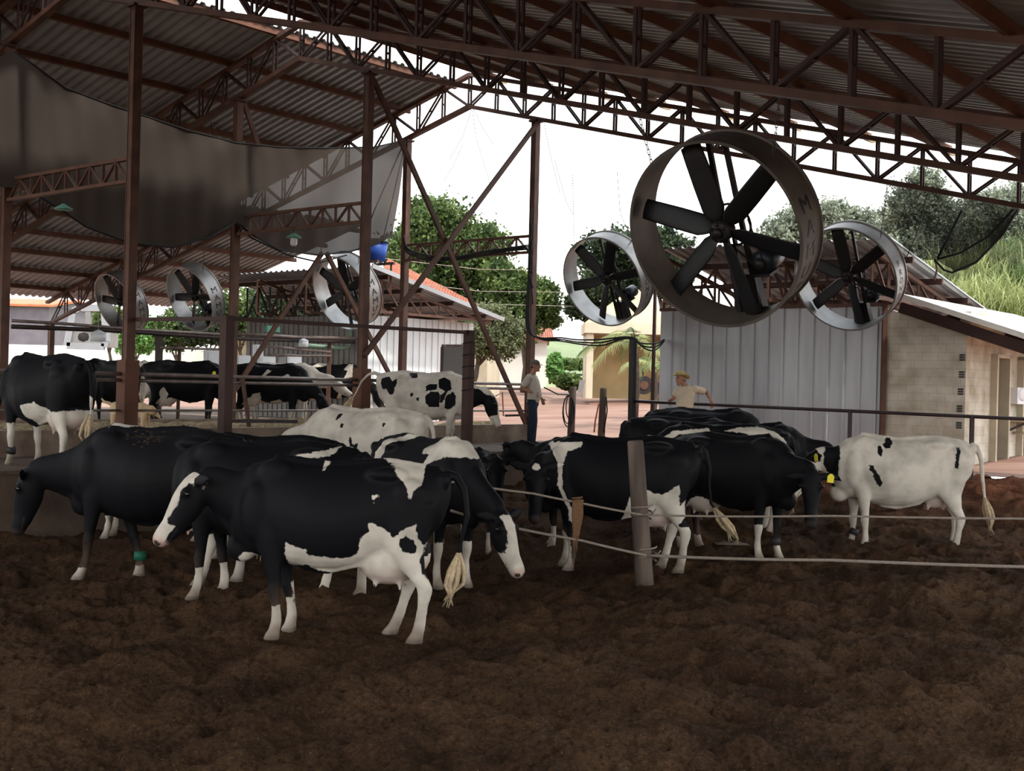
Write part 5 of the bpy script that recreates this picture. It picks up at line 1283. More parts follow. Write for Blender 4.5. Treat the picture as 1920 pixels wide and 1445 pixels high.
    for s in tags:
        e0 = H0 + hd * .01 + hl * .085 * s + hu * .045; ed = (hl * s * 1.0 - hd * .45 + UP * (-.20 - ear_droop)).normalized(); c = e0 + ed * .12
        tb = MB(); wv = hl * s * .6 + UP * .2; n_ = hd
        # small pentagonal plate hanging in the ear
        ux = ed; uz = (UP - ed * UP.dot(ed)).normalized(); nn = ux.cross(uz); c = c + nn * (-.028 if nn.dot(Vector((rm.inverted() @ Vector((0, 0, CH))))) < 0 else .028)
        tb.prism([c + ux * .035 - uz * .06, c - ux * .035 - uz * .06, c - ux * .038 + uz * .01, c - ux * .012 + uz * .04, c + ux * .012 + uz * .04, c + ux * .038 + uz * .01], nn * .004)
        o = child(tb, 'ear_tag', 'yellow_tag', False); o['label'] = 'yellow ear tag'
    for idx, mt_ in bands:
        p, q = Vector(foot[idx][0]), Vector(foot[idx][1]); up = (p - q).normalized(); c = p + up * .06
        o = child(MB().tube([c - up * .04, c + up * .04], [.062, .058], 14), 'leg_band', mt_); o['label'] = 'green leg band' if 'green' in mt_ else 'dark leg band'
    return root
# pattern helpers in the animal's own frame
sock = lambda h, x0=-2, x1=2: ('w', lambda L: np.minimum(h - L['z'], np.minimum(L['x'] - x0, x1 - L['x'])))
spot = lambda cx, cz, rx, rz, k='w': (k, lambda L: (1 - np.sqrt(((L['x'] - cx) / rx) ** 2 + ((L['z'] - cz) / rz) ** 2)) * min(rx, rz))
blaze = lambda w0, x0=.0, x1=.5: ('w', lambda L: np.where(L['head'], np.minimum(np.minimum(w0 - np.abs(L['hy']), L['hz'] + .04), np.minimum(L['hx'] - x0, x1 - L['hx'])), -1))
undr = lambda zz, x0, x1: ('w', lambda L: np.minimum(zz - L['z'], np.minimum(L['x'] - x0, x1 - L['x'])))
gzp = lambda x, d: float(gz_pack(*to_st(at_d(x, 722, d).x, d)))

# ---- nearest cow, facing left
cow('nearest cow, black with white blaze, white rump patch and spotted hind leg', 646, 9.7, 0, 180, .97, (15, 6), (56, 24), (-.05, -.13, -.03, .20), 'b',
    [('w', Z(Z2, (1240, 405), (1540, 420), (1490, 448), (1475, 545), (1430, 580), (1415, 628), (1390, 550), (1345, 500), (1330, 460))),
     ('w', Z(Z2, (1195, 742), (1240, 760), (1290, 792), (1325, 832), (1355, 800), (1375, 790), (1452, 755), (1445, 800), (1460, 850), (1492, 875), (1480, 920), (1462, 955), (1478, 1030), (1540, 1075), (1540, 1420), (1220, 1420), (1320, 1130), (1300, 1090), (1100, 1060), (900, 1020), (870, 930), (960, 937), (1060, 947), (1120, 925), (1142, 900), (1135, 850), (1190, 800))),
     ('w', Z(Z2, (738, 850), (800, 882), (852, 890), (865, 940), (900, 962), (1000, 960), (1080, 1060), (880, 1010), (850, 985), (740, 1000), (732, 940))),
     ('w0', Z(Z2, (515, 900), (560, 905), (598, 915), (612, 960), (640, 1070), (570, 1060), (515, 985), (490, 940))),
     ('b', Z(Z2, (1355, 835), (1390, 820), (1430, 850), (1452, 895), (1430, 920), (1390, 912), (1362, 880))),
     ('b', Z(Z2, (1476, 930), (1500, 925), (1510, 1060), (1490, 1040), (1468, 1000))),
     ('w', Z(Z2, (943, 385), (975, 385), (955, 445), (928, 478), (922, 452))), ('w', Z(Z2, (1210, 595), (1228, 610), (1222, 648), (1210, 632))), ('w', Z(Z2, (1236, 585), (1250, 590), (1246, 618), (1234, 606))),
     ('w', Z(Z2, (645, 1212), (735, 1196), (750, 1290), (738, 1420), (600, 1420))), ('w', Z(Z2, (722, 1112), (765, 1092), (800, 1160), (830, 1380), (742, 1380), (736, 1200))),
     ('w0', Z(Z2, (215, 805), (300, 748), (335, 748), (338, 785), (240, 812)))],
    [('w', lambda L: np.where(L['head'], np.minimum(np.minimum(.085 - .055 * np.clip((L['hx'] - .1) / .3, 0, 1) - np.abs(L['hy'] - .01), np.minimum(L['hz'] + .05, .105 - np.abs(L['hy']))), np.minimum(L['hx'] + .06, .5 - L['hx'])), -1)),
     ('w', lambda L: np.where(L['head'], np.minimum(np.minimum(L['hx'] - .40, .56 - L['hx']), L['hz'] + .03), -1)),
     ('b', lambda L: np.where(L['head'], np.minimum(np.minimum(L['hx'] - .05, .34 - L['hx']), np.abs(L['hy']) - .07), -1))],
    tail=[(-.84, 0, 1.35), (-.93, .02, 1.33), (-1.00, .05, 1.22), (-1.03, .08, 1.02), (-.98, .08, .80), (-.95, .07, .62)], voxel=.0165, muzzle='pink', udder=1.12, nl=.55)
# ---- big black cow with its head down at the left
cow('big all-black cow at the left with lowered head and green leg band', 309, 12.15, 0, 172, 1.03, (-10, 5), (76, 8), (.20, -.28, .16, -.1), 'b',
    [('w0', Z((0, 900, 6), (955, 510), (1060, 440), (1150, 450), (1180, 560), (1080, 620), (960, 610)))],
    [sock(.13), sock(.50, -1, -.2), ('b', lambda L: np.minimum(np.minimum(.5 - L['z'], L['z'] - .12), L['x']))], voxel=.019, bands=((1, 'green_band'),), udder=.9, nl=.70, dust=(.12, 1.40, .24, .14))
# ---- backs behind it
cow('black cow behind the big black cow, white patches along its spine', 292, 15.3, gzp(292, 15.3), 180, .97, (-20, -10), (60, 0), patches=[('w', Z(Z1, (795, 660), (808, 590), (880, 560), (950, 608), (1020, 570), (1066, 632), (940, 645))), ('w', Z(Z1, (1430, 600), (1560, 570), (1610, 640), (1560, 655), (1480, 622)))], fns=[sock(.3)], voxel=.026)
cow('black cow with thin white streak on its back, before the white cow', 508, 13.9, gzp(508, 13.9), 180, .96, (-18, -10), (60, 0), patches=[('w', Z(Z2, (705, 235), (760, 240), (860, 252), (900, 262), (1020, 262), (1045, 288), (880, 284), (780, 272)))], fns=[sock(.3)], voxel=.024)
cow('black cow directly behind the nearest one, white stripe along its spine', 512, 11.3, 0, 180, 1.0, (-10, -72), (50, -20), (.1, -.1, .12, -.22), 'b', [('w', Z(Z2, (655, 408), (860, 375), (1020, 345), (990, 385), (850, 412), (805, 440), (760, 412)))], [sock(.60, -1, -.2), sock(.3)], voxel=.02, nl=.5)
cow('mostly white cow with a few small dark flecks, centre left', 690, 17.5, gzp(690, 17.5) + .05, 160, 1.07, (-14, 0), (40, 0), base='w',
    patches=[('b', Z(Z2, (1003, 175), (1012, 160), (1032, 158), (1018, 195), (1004, 192))), ('b', Z(Z2, (1038, 213), (1057, 213), (1054, 239), (1038, 237))), ('b', Z(Z2, (1260, 208), (1283, 210), (1268, 232))), ('b', Z(Z2, (1096, 288), (1110, 286), (1124, 332), (1108, 337))), ('b', Z(Z2, (1128, 318), (1147, 318), (1142, 358), (1128, 352)))], voxel=.022, muzzle='pink')
cow('black cow with ragged white shoulder band, head lowered toward the rope', 802, 12.35, .04, -53, 1.0, (-28, 0), (58, 4), (0, -.05, 0, 0), 'b',
    [('w', Z(Z2, (1452, 352), (1500, 280), (1545, 285), (1600, 295), (1655, 335), (1700, 395), (1690, 420), (1640, 402), (1580, 392), (1530, 418), (1490, 442), (1495, 380), (1462, 376))), ('w', Z(Z2, (1238, 330), (1300, 270), (1385, 270), (1330, 300), (1290, 330), (1270, 350), (1257, 420), (1240, 420)))],
    [('w', lambda L: np.where(L['head'], np.minimum(np.minimum(.075 - .02 * np.sin(L['hx'] * 9) - np.abs(L['hy']), L['hz'] + .03), np.minimum(L['hx'] - .02, .62 - L['hx'])), -1)), ('w', lambda L: np.where(L['head'], L['hx'] - .44, -1)), sock(.45), undr(.62, -.1, .5)], voxel=.019, muzzle='pink', nl=.72)
cow('small black cow facing out between the lowered head and the dark gate post', 880, 14.9, gzp(880, 14.9), -70, .86, (20, 0), (62, -10), fns=[sock(.3)], voxel=.024)
# ---- centre cow behind the wooden post
cow('black cow behind the wooden post, white shoulder stripe and white hind leg', 1166, 13.35, .05, 180, 1.0, (2, 62), (66, 26), (-.02, .03, -.03, .12), 'b',
    [('w', Z(Z3, (545, 255), (785, 255), (772, 290), (682, 320), (652, 380), (640, 480), (648, 530), (642, 570), (722, 742), (700, 762), (640, 622), (603, 540), (615, 480), (600, 380), (573, 310))),
     ('w', Z(Z3, (690, 740), (760, 738), (852, 832), (780, 850), (690, 800))), ('w0', Z(Z3, (405, 755), (490, 762), (552, 762), (570, 825), (480, 850), (425, 800))),
     ('w', Z(Z3, (568, 838), (622, 858), (700, 930), (730, 1230), (600, 1230), (648, 1050), (600, 935))),
     ('w', Z(Z3, (1105, 640), (1130, 598), (1212, 570), (1262, 600), (1332, 616), (1452, 548), (1458, 692), (1500, 655), (1540, 720), (1450, 830), (1500, 960), (1480, 1290), (1200, 1290), (1200, 900), (1070, 860), (1065, 780)))],
    [('w', lambda L: np.where(L['head'], .05 - np.sqrt((L['hx'] - .01) ** 2 + L['hy'] ** 2 + (L['hz'] - .12) ** 2), -1)), ('w', lambda L: np.minimum(.5 - L['z'], -.2 - L['x']))],
    tail=[(-.84, 0, 1.36), (-.92, 0, 1.30), (-.97, .02, 1.12), (-.97, .03, .92), (-1.0, .03, .74), (-1.10, .04, .62)], voxel=.0185)
cow('black cow behind the centre cow, only back, ear and white rump patch showing', 1118, 15.0, gzp(1118, 15), 180, .915, (24, -25), (24, -35), base='b', nl=.50, patches=[('w', Z(Z3, (893, 270), (930, 225), (1000, 195), (1080, 190), (1155, 225), (1050, 246), (985, 256), (960, 288), (920, 272)))], fns=[sock(.3)], voxel=.024)
cow('black cow standing farthest right of the wooden stakes, tail at its left end', 1277, 18.8, gzp(1277, 18.8), 0, .97, (-25, 10), (60, 0), tail=[(-.84, 0, 1.36), (-.91, 0, 1.30), (-.94, 0, 1.1), (-.94, 0, .85), (-.92, 0, .6)], fns=[spot(-.5, 1.1, .10, .06)], voxel=.026)
cow('black cow showing only a humped back before the ribbed shed', 1322, 20.0, gzp(1322, 20.0) - .02, -6, 1.03, (-34, 0), (60, 0), voxel=.028)
cow('cow with broad white and black patches along its back, behind the tagged cow', 1356, 16.1, gzp(1356, 16.1), 180, .985, (-20, 0), (60, 0), base='b', patches=[('w', Z(ZB, (355, 385), (480, 290), (620, 280), (785, 270), (772, 322), (700, 302), (640, 332), (600, 312), (520, 322), (470, 352), (440, 393))), ('w', Z(ZB, (900, 290), (1010, 265), (1170, 255), (1310, 300), (1390, 370), (1400, 415), (1330, 392), (1300, 352), (1090, 352), (1070, 312)))], fns=[sock(.4)], voxel=.024)
cow('black cow turned to the right, yellow tag in its drooping ear', 1376, 14.6, .08, -48, .985, (-4, -14), (76, -40), (.05, 0, 0, 0), 'b',
    [('w0', Z(Z4, (485, 700), (530, 665), (558, 690), (565, 722), (595, 742), (560, 775), (500, 755)))], [sock(.16), ('w', lambda L: np.minimum(np.minimum(.42 - L['z'], L['y'] * -1), L['x']))], voxel=.019, tags=(1,), bands=((0, 'dark_band'),), ear_droop=.35)
cow('dark cow with arched back at the right, behind the white cow head', 1396, 17.7, gzp(1396, 17.7) - .08, -4, 1.0, (-4, 0), (70, 0), voxel=.026)
cow('white cow at the right with few black spots and hanging tail', 1698, 15.5, gzp(1698, 15.5) * .75 - .08, 180, 1.0, (4, -6), (58, 12), (-.02, .07, .02, -.08), 'w',
    [('b', Z(Z4, (1150, 253), (1174, 255), (1174, 280), (1145, 312), (1118, 314), (1113, 290))), ('b', Z(Z4, (1078, 300), (1100, 293), (1104, 330), (1090, 357), (1073, 342))), ('b', Z(Z4, (1020, 408), (1042, 413), (1047, 430), (1077, 470), (1094, 520), (1075, 533), (1048, 492), (1033, 442), (1018, 437))),
     ('b', Z(Z4, (1518, 350), (1540, 298), (1562, 308), (1542, 350), (1532, 432), (1508, 422))), ('b0', Z(Z4, (785, 240), (838, 240), (842, 330), (825, 400), (832, 430), (820, 440), (842, 497), (815, 492), (780, 450), (748, 400), (753, 350))),
     ('b0', Z(Z4, (615, 360), (650, 325), (705, 300), (732, 350), (737, 382), (700, 392), (660, 382), (650, 445), (625, 425))), ('b0', Z(Z4, (716, 428), (740, 438), (770, 478), (818, 513), (818, 538), (780, 523), (728, 472)))],
    tail=[(-.84, 0, 1.36), (-.92, 0, 1.33), (-.975, .0, 1.18), (-1.0, 0, .95), (-1.03, 0, .72), (-1.06, 0, .60)], voxel=.0185, tags=(1,), bands=((1, 'dark_band'),), muzzle='pink', udder=.62, nl=.50)
# ---- alley
cow('black cow on the raised alley, cut by the left picture edge', 89, 16.25, AZ, 142, 1.04, (-10, 0), (60, 0), (.05, -.1, .02, -.06), 'b', [('w', Z(Z1, (186, 480), (285, 455), (312, 490), (420, 532), (500, 492), (555, 400), (600, 560), (640, 960), (280, 960), (318, 640), (250, 605), (186, 565)))], [sock(.56, .3, 1), sock(.3), undr(.7, -.45, 0)], voxel=.02, bands=((0, 'dark_band'),))
cow('white cow with round black spots and black neck, tail lifted, on the alley', 794, 23.0, AZ + .02, 1, 1.0, (-9, 0), (72, -4), (.03, -.06, 0, 0), 'w',
    [('b', Z(Z5, (478, 290), (540, 272), (562, 312), (602, 288), (603, 330), (582, 372), (570, 418), (540, 412), (525, 372), (490, 372), (473, 332))), ('b', Z(Z5, (690, 247), (757, 247), (763, 287), (718, 288))), ('b', Z(Z5, (827, 350), (870, 332), (917, 333), (918, 371), (880, 383), (833, 388))),
     ('b', Z(Z5, (927, 300), (970, 277), (1023, 308), (1028, 372), (1000, 392), (962, 473), (938, 478), (945, 420), (980, 390), (933, 362))), ('b', Z(Z5, (822, 430), (870, 392), (928, 393), (943, 440), (932, 513), (858, 513), (827, 482))), ('b', Z(Z5, (982, 430), (1040, 392), (1065, 430), (1058, 502), (1010, 533), (973, 522))),
     ('b', Z(Z5, (707, 402), (728, 402), (731, 431), (709, 431))), ('b', Z(Z5, (754, 435), (775, 435), (775, 463), (757, 463))), ('b0', Z(Z5, (1150, 325), (1185, 325), (1200, 365), (1250, 375), (1300, 415), (1380, 430), (1398, 520), (1392, 612), (1350, 628), (1290, 602), (1275, 542), (1220, 572), (1165, 560)))],
    [('w', lambda L: np.where(L['head'], np.minimum(L['hx'] - .34, L['hx']), -1)), blaze(.05, -.02, .6)],
    tail=[(-.84, 0, 1.37), (-.92, 0, 1.41), (-1.03, 0, 1.37), (-1.16, 0, 1.24), (-1.26, 0, 1.02), (-1.36, 0, .86)], voxel=.024, muzzle='pink', udder=.7)
# ---- beyond the feed lane
ZP_ = .90
def td(x, t): r_ = ray(x, 722); return (t - 19.2) / (LY * r_.x - LX)
cow('black cow with white-striped face, head low beside the left boxed post', 206, td(206, -4.0), ZP_, 250, 1.0, (-22, 0), (62, 0), fns=[('w', lambda L: np.where(L['head'], np.minimum(.07 - np.abs(L['hx'] - .05), .2), -1))], voxel=.03)
cow('white-rumped cow seen from behind, right of the left boxed post', 262, td(262, -6.4), ZP_, 96, 1.03, (0, 0), (60, 0), base='w', patches=[('b', Z(Z6, (270, 520), (300, 485), (330, 490), (350, 530)))], voxel=.03)
cow('black cow with bare pale udder, face turned out beside the gate post', 346, td(346, -4.2), ZP_, 2, 1.03, (6, -58), (62, -20), patches=[('w', Z(Z6, (438, 640), (470, 607), (498, 660), (482, 692), (443, 692)))], voxel=.027, tags=(1, -1), udder=1.1)
cow('black cow grazing at the feed rail, small white mark on its shoulder', 505, td(505, -3.5), ZP_, -2, 1.03, (-34, 0), (62, 0), patches=[('w', Z(Z6, (1152, 532), (1185, 488), (1213, 500), (1190, 522), (1170, 540))), ('w', Z(Z6, (1278, 545), (1330, 518), (1350, 548))), ('w', Z(Z6, (1058, 692), (1080, 660), (1137, 648), (1142, 690), (1110, 725), (1063, 725))), ('w', Z(Z6, (1198, 712), (1270, 698), (1292, 720), (1312, 775), (1198, 780)))], fns=[sock(.4)], voxel=.027)
cow('white cow with black-speckled neck and spotted white face, head up', 530, td(530, -5.3), ZP_ + .02, 0, 1.05, (-6, -10), (34, -6), base='w', patches=[('b0', Z(Z6, (1378, 622), (1450, 598), (1535, 585), (1532, 640), (1500, 685), (1440, 672))), ('b0', Z(Z6, (1557, 618), (1592, 618), (1588, 664), (1563, 664)))], voxel=.027, muzzle='pink')
cow('black cow with white rump and shoulder edge, head down behind the right rust post', 622, td(622, -6.6), ZP_ + .06, -2, 1.06, (-32, 0), (64, 0), patches=[('w', Z(Z6, (1466, 530), (1490, 470), (1530, 440), (1645, 440), (1560, 470), (1510, 477), (1490, 540))), ('w', Z(Z6, (1713, 490), (1740, 450), (1775, 450), (1775, 545), (1720, 548), (1740, 500))), ('w', Z(Z6, (1655, 690), (1700, 628), (1692, 705))), ('w', Z(Z6, (1695, 705), (1765, 680), (1775, 790), (1685, 790)))], fns=[sock(.35)], voxel=.028)
# ---- labrador dog on the feed lane
def dog():
    d = td(246, .3); Pq = lambda x, y, o=0: at_d(x, y, d + o)
    base = Pq(246, 780); base.z = 1.0
    root = thing('dog', 'pale yellow dog sniffing along the feed lane, tail up, behind the boxed post', 'dog', base)
    mb = MB(); k = d / FPX
    Y = Vector((0, 1, 0))
    mb.loft([(Pq(209, 767), Y * .07, UP * .09), (Pq(214, 766), Y * .105, UP * .125), (Pq(232, 768), Y * .105, UP * .12), (Pq(252, 769), Y * .11, UP * .13), (Pq(268, 770), Y * .115, UP * .15), (Pq(277, 771), Y * .085, UP * .12)], 16, .4)
    mb.loft([(Pq(271, 767), Y * .085, UP * .11), (Pq(279, 768), Y * .075, UP * .09), (Pq(286, 770), Y * .075, UP * .08)], 12, .4)
    mb.loft([(Pq(285, 767), Y * .075, UP * .075), (Pq(291, 772), Y * .072, UP * .07), (Pq(296, 778), Y * .045, UP * .042), (Pq(301, 783), Y * .035, UP * .03)], 12, .4)
    mb.tube([Pq(211, 759), Pq(203, 755), Pq(195, 753), Pq(190, 746)], [.035, .03, .026, .016], 8)
    for x0, x1, off in ((214, 212, -.07), (218, 221, .07), (270, 268, -.07), (274, 277, .07)):
        a = Pq(x0, 775, off); b = Vector((at_d(x1, 780, d + off).x, d + off, 1.18)); c = Vector((b.x + (-.03 if x0 < 240 else 0), b.y, 1.08)); e = Vector((b.x + .03, b.y, 1.0))
        mb.loft([(a, Vector((.07, 0, 0)), Y * .05), (b, Vector((.04, 0, 0)), Y * .035), (c, Vector((.028, 0, 0)), Y * .026), (e, Vector((.045, 0, 0)), Y * .03)], 10, .3)
    me = remesh(mb, .012, 4); me.materials.append(mat('dog_coat', (.55, .40, .24), .85, 0, .2, 6, .3, 60))
    V = verts_of(me); me.transform(Matrix.Translation(-base)); ob = bpy.data.objects.new('body', me); COL.objects.link(ob); ob.parent = root
    for off in (-.065, .065):
        MB().loft([(Pq(286, 764, off * 1.1), Vector((.02, 0, 0)), Y * .02), (Pq(287, 770, off * 1.35), Vector((.045, 0, 0)), Y * .016), (Pq(286, 776, off * 1.3), Vector((.03, 0, 0)), Y * .012)], 10, .3).build('ear', mat('dog_ear', (.42, .27, .13), .9), root, True)
        MB().ball(Pq(294, 772, off * .75), .012).build('eye', 'eye', root, True)
    MB().ball(Pq(302, 782), .022, .02, .018).build('nose', 'black', root, True)
dog()

# ---- people
SKIN = mat('skin', (.36, .18, .115), .6, 0, .12, 6); SHIRT1 = mat('grey_tee', (.50, .44, .37), .9, 0, .15, 6, .25, 40); JEANS = mat('blue_jeans', (.022, .032, .058), .9, 0, .35, 9, .3, 60)
SHIRT2 = mat('cream_shirt', (.62, .50, .36), .9, 0, .12, 6, .25, 40); CAP = mat('brown_cap', (.10, .085, .07), .85); STRAW = mat('straw_hat_weave', (.52, .38, .16), .85, 0, .3, 30, .5, 60)
HAIR = mat('dark_hair', (.015, .011, .009), .6)
def limb(mb, pts, rs, n=12, flat=1.0):
    secs = []
    for i, p in enumerate(pts):
        a = pts[max(i - 1, 0)]; b = pts[min(i + 1, len(pts) - 1)]; d = (b - a).normalized(); u = d.cross(Vector((0, 1, 0)));
        if u.length < .2: u = d.cross(Vector((1, 0, 0)))
        u.normalize(); v = d.cross(u).normalized(); secs.append((p, u * rs[i], v * rs[i] * flat))
    mb.loft(secs, n, .4)
def hand(mb, wrist, fdir, palm_n, curl=.5, thumb_side=1):
    """palm, four unequal curled fingers and a thumb from the side of the palm"""
    f = fdir.normalized(); n = palm_n - f * palm_n.dot(f); n.normalize(); s = f.cross(n) * thumb_side
    mb.loft([(wrist, s * .026, n * .02), (wrist + f * .04, s * .040, n * .018), (wrist + f * .085, s * .043, n * .015)], 12, .3)
    for i, (o, L) in enumerate(((.031, .070), (.010, .080), (-.011, .074), (-.031, .058))):
        p = wrist + f * .082 + s * o; pts = [p]; a = 0; dd = f
        for seg, ln in enumerate((.45, .32, .23)):
            a += curl * (.35 + .3 * seg); dd = f * math.cos(a) + n * math.sin(a); pts.append(pts[-1] + dd * L * ln)
        mb.tube(pts, [.0105, .0098, .009, .0075], 8)
    t0 = wrist + f * .025 + s * .034; td_ = (f * .65 + s * .7 + n * .25).normalized()
    mb.tube([t0 - s * .012, t0 + td_ * .03, t0 + td_ * .055 + f * .01, t0 + td_ * .065 + f * .028], [.015, .0125, .011, .008], 8)
def headmesh(mb, c, fwd, up=UP):
    """skull, brow, nose, lips, chin, ears; c = centre of the head, about 0.23 tall"""
    f = fwd.normalized(); l = up.cross(f).normalized(); u = f.cross(l)
    mb.ball(c + u * .025 - f * .012, .098, .078, .10, 18, 12, f, l, u); mb.loft([(c + f * .02 + u * .01, l * .068, f * .075), (c + f * .025 - u * .05, l * .060, f * .066), (c + f * .033 - u * .095, l * .040, f * .048), (c + f * .040 - u * .112, l * .024, f * .03)], 14, .3)
    mb.loft([(c + f * .088 + u * .022, l * .010, f * .008), (c + f * .104 - u * .010, l * .014, f * .012), (c + f * .108 - u * .024, l * .018, f * .014), (c + f * .092 - u * .034, l * .012, f * .010)], 10, .3)
    mb.ball(c + f * .083 + u * .036, .016, .055, .012, 10, 6, f, l, u)
    mb.ball(c + f * .083 - u * .058, .014, .026, .007, 10, 6, f, l, u); mb.ball(c + f * .082 - u * .070, .014, .022, .008, 10, 6, f, l, u); mb.ball(c + f * .075 - u * .105, .02, .022, .018, 10, 6, f, l, u)
    for s in (-1, 1): mb.ball(c - f * .008 + l * .080 * s - u * .005, .022, .012, .034, 10, 8, f, l, u)
    return f, l, u
def skin_obj(mb, root, name='body', material=None, voxel=.009, sm=3):
    me = remesh(mb, voxel, sm); me.transform(Matrix.Translation(-WORLD[root.name])); me.materials.append(material or SKIN)
    ob = bpy.data.objects.new(name, me); COL.objects.link(ob); ob.parent = root; return ob
def face_parts(root, c, f, l, u):
    for s in (-1, 1):
        MB().ball(c + f * .080 + l * .030 * s + u * .020, .011, .012, .009, 10, 8, f, l, u).build('eye', 'eye', root, True)
        MB().loft([(c + f * .091 + l * .016 * s + u * .038, u * .004, f * .004), (c + f * .088 + l * .032 * s + u * .042, u * .005, f * .004), (c + f * .076 + l * .046 * s + u * .036, u * .003, f * .003)], 6, .3).build('eyebrow', HAIR, root, True)

def man_cap():
    d = 26.0; Pq = lambda x, y, o=0: at_d(x, y, d + o)
    zg = AZ
    F = Vector((.97, -.24, 0)).normalized(); Lf = UP.cross(F)       # faces right, a little towards the viewer; Lf = his left (away)
    hip = Pq(999, 757); hip.z = zg + .93; base = Vector((hip.x, hip.y, zg))
    root = thing('person', 'man in brown cap, grey tee shirt and jeans standing in profile by the gable post', 'person', base, 'people')
    sh_c = hip + UP * .50 - F * .03; neck = sh_c + UP * .07 + F * .02; hc = neck + UP * .155 + F * .05
    sr, sl = sh_c - Lf * .19, sh_c + Lf * .19
    er, el = sr - F * .17 - UP * .25 - Lf * .05, sl - F * .02 - UP * .29 + Lf * .04
    wr, wl_ = er + F * .24 - UP * .09 + Lf * .08, el + F * .19 - UP * .17
    b = MB()
    b.loft([(hip - UP * .02, Lf * .165, F * .115), (hip + UP * .12 + F * .03, Lf * .165, F * .135), (hip + UP * .28 + F * .015, Lf * .175, F * .125), (hip + UP * .42, Lf * .185, F * .105), (sh_c + UP * .02, Lf * .15, F * .075), (neck, Lf * .06, F * .062)], 18, .3)
    b.loft([(sh_c + UP * .03, Lf * .062, F * .062), (neck + UP * .05 + F * .02, Lf * .055, F * .058), (hc - UP * .04, Lf * .05, F * .055)], 12, .3)
    f, l, u = headmesh(b, hc, F)
    for s_, e_, w_, fd in ((sr, er, wr, (F * .6 - UP * .75 + Lf * .2)), (sl, el, wl_, (F * .35 - UP * .9))):
        limb(b, [s_, s_.lerp(e_, .5), e_, e_.lerp(w_, .3), e_.lerp(w_, .7), w_], [.058, .050, .042, .044, .034, .027])
        hand(b, w_, fd, (Lf if s_ is sr else -Lf), .45, 1 if s_ is sr else -1)
    legs_ = []
    for sgn, fx in ((-1, .04), (1, -.06)):
        h = hip + Lf * .09 * sgn - UP * .02; kn = Vector((base.x, base.y, zg)) + Lf * .10 * sgn + F * (fx + .02) + UP * .50; an = Vector((base.x, base.y, zg)) + Lf * .11 * sgn + F * fx + UP * .08
        limb(b, [h, h.lerp(kn, .5), kn, kn.lerp(an, .35), an], [.092, .075, .056, .055, .037]); legs_.append((h, kn, an))
    skin_obj(b, root); face_parts(root, hc, f, l, u)
    s = MB()
    s.loft([(hip - UP * .05, Lf * .178, F * .130), (hip + UP * .12 + F * .035, Lf * .180, F * .152), (hip + UP * .28 + F * .018, Lf * .190, F * .140), (hip + UP * .42, Lf * .20, F * .120), (sh_c + UP * .02, Lf * .165, F * .09), (sh_c + UP * .055, Lf * .085, F * .072)], 20, .12)
    for s_, e_ in ((sr, er), (sl, el)): limb(s, [s_ + UP * .005, s_.lerp(e_, .4), s_.lerp(e_, .8)], [.076, .072, .070])
    skin_obj(s, root, 'tee_shirt', SHIRT1, .011)
    t = MB(); t.loft([(hip + UP * .03, Lf * .172, F * .124), (hip - UP * .06, Lf * .175, F * .128), (hip - UP * .12, Lf * .165, F * .12)], 18, .2)
    for h, kn, an in legs_: limb(t, [h, h.lerp(kn, .5), kn, kn.lerp(an, .5), an + UP * .0], [.108, .092, .076, .072, .068])
    skin_obj(t, root, 'jeans', JEANS, .011)
    MB().tube([hip + UP * .005 + (Lf * .178 * math.cos(q) + F * .13 * math.sin(q)) for q in np.linspace(0, 6.2832, 25)], .014, 6).build('belt', 'black', root, True)
    for h, kn, an in legs_: MB().loft([(an - F * .06 - UP * .04, Lf * .04, UP * .045), (an + F * .06 - UP * .045, Lf * .045, UP * .04), (an + F * .16 - UP * .055, Lf * .04, UP * .025)], 12, .4).build('boot', 'iron', root, True)
    c = MB(); cc = hc + UP * .052 - F * .012; c.ball(cc, .106, .086, .085, 18, 10, f, l, u); skin_obj(c, root, 'cap', CAP, .009)
    br = MB(); n = 9; pts = []
    for i in range(n): q = -1.15 + 2.3 * i / (n - 1); pts.append(cc + f * (.085 + .085 * math.cos(q)) + l * .082 * math.sin(q) - u * .02 - u * .012 * (1 - math.cos(q)))
    pts += [cc + f * .06 - l * -.07 - u * .016, cc + f * .06 - l * .07 - u * .016]
    br.prism(pts[:n] + [cc + f * .05 + l * .07 - u * .015, cc + f * .05 - l * .07 - u * .015], u * -.008); br.build('cap_peak', CAP, root)
    hb = MB(); hb.ball(hc - f * .055 - u * .01, .045, .07, .05, 12, 8, f, l, u); hb.build('hair', HAIR, root, True)
man_cap()

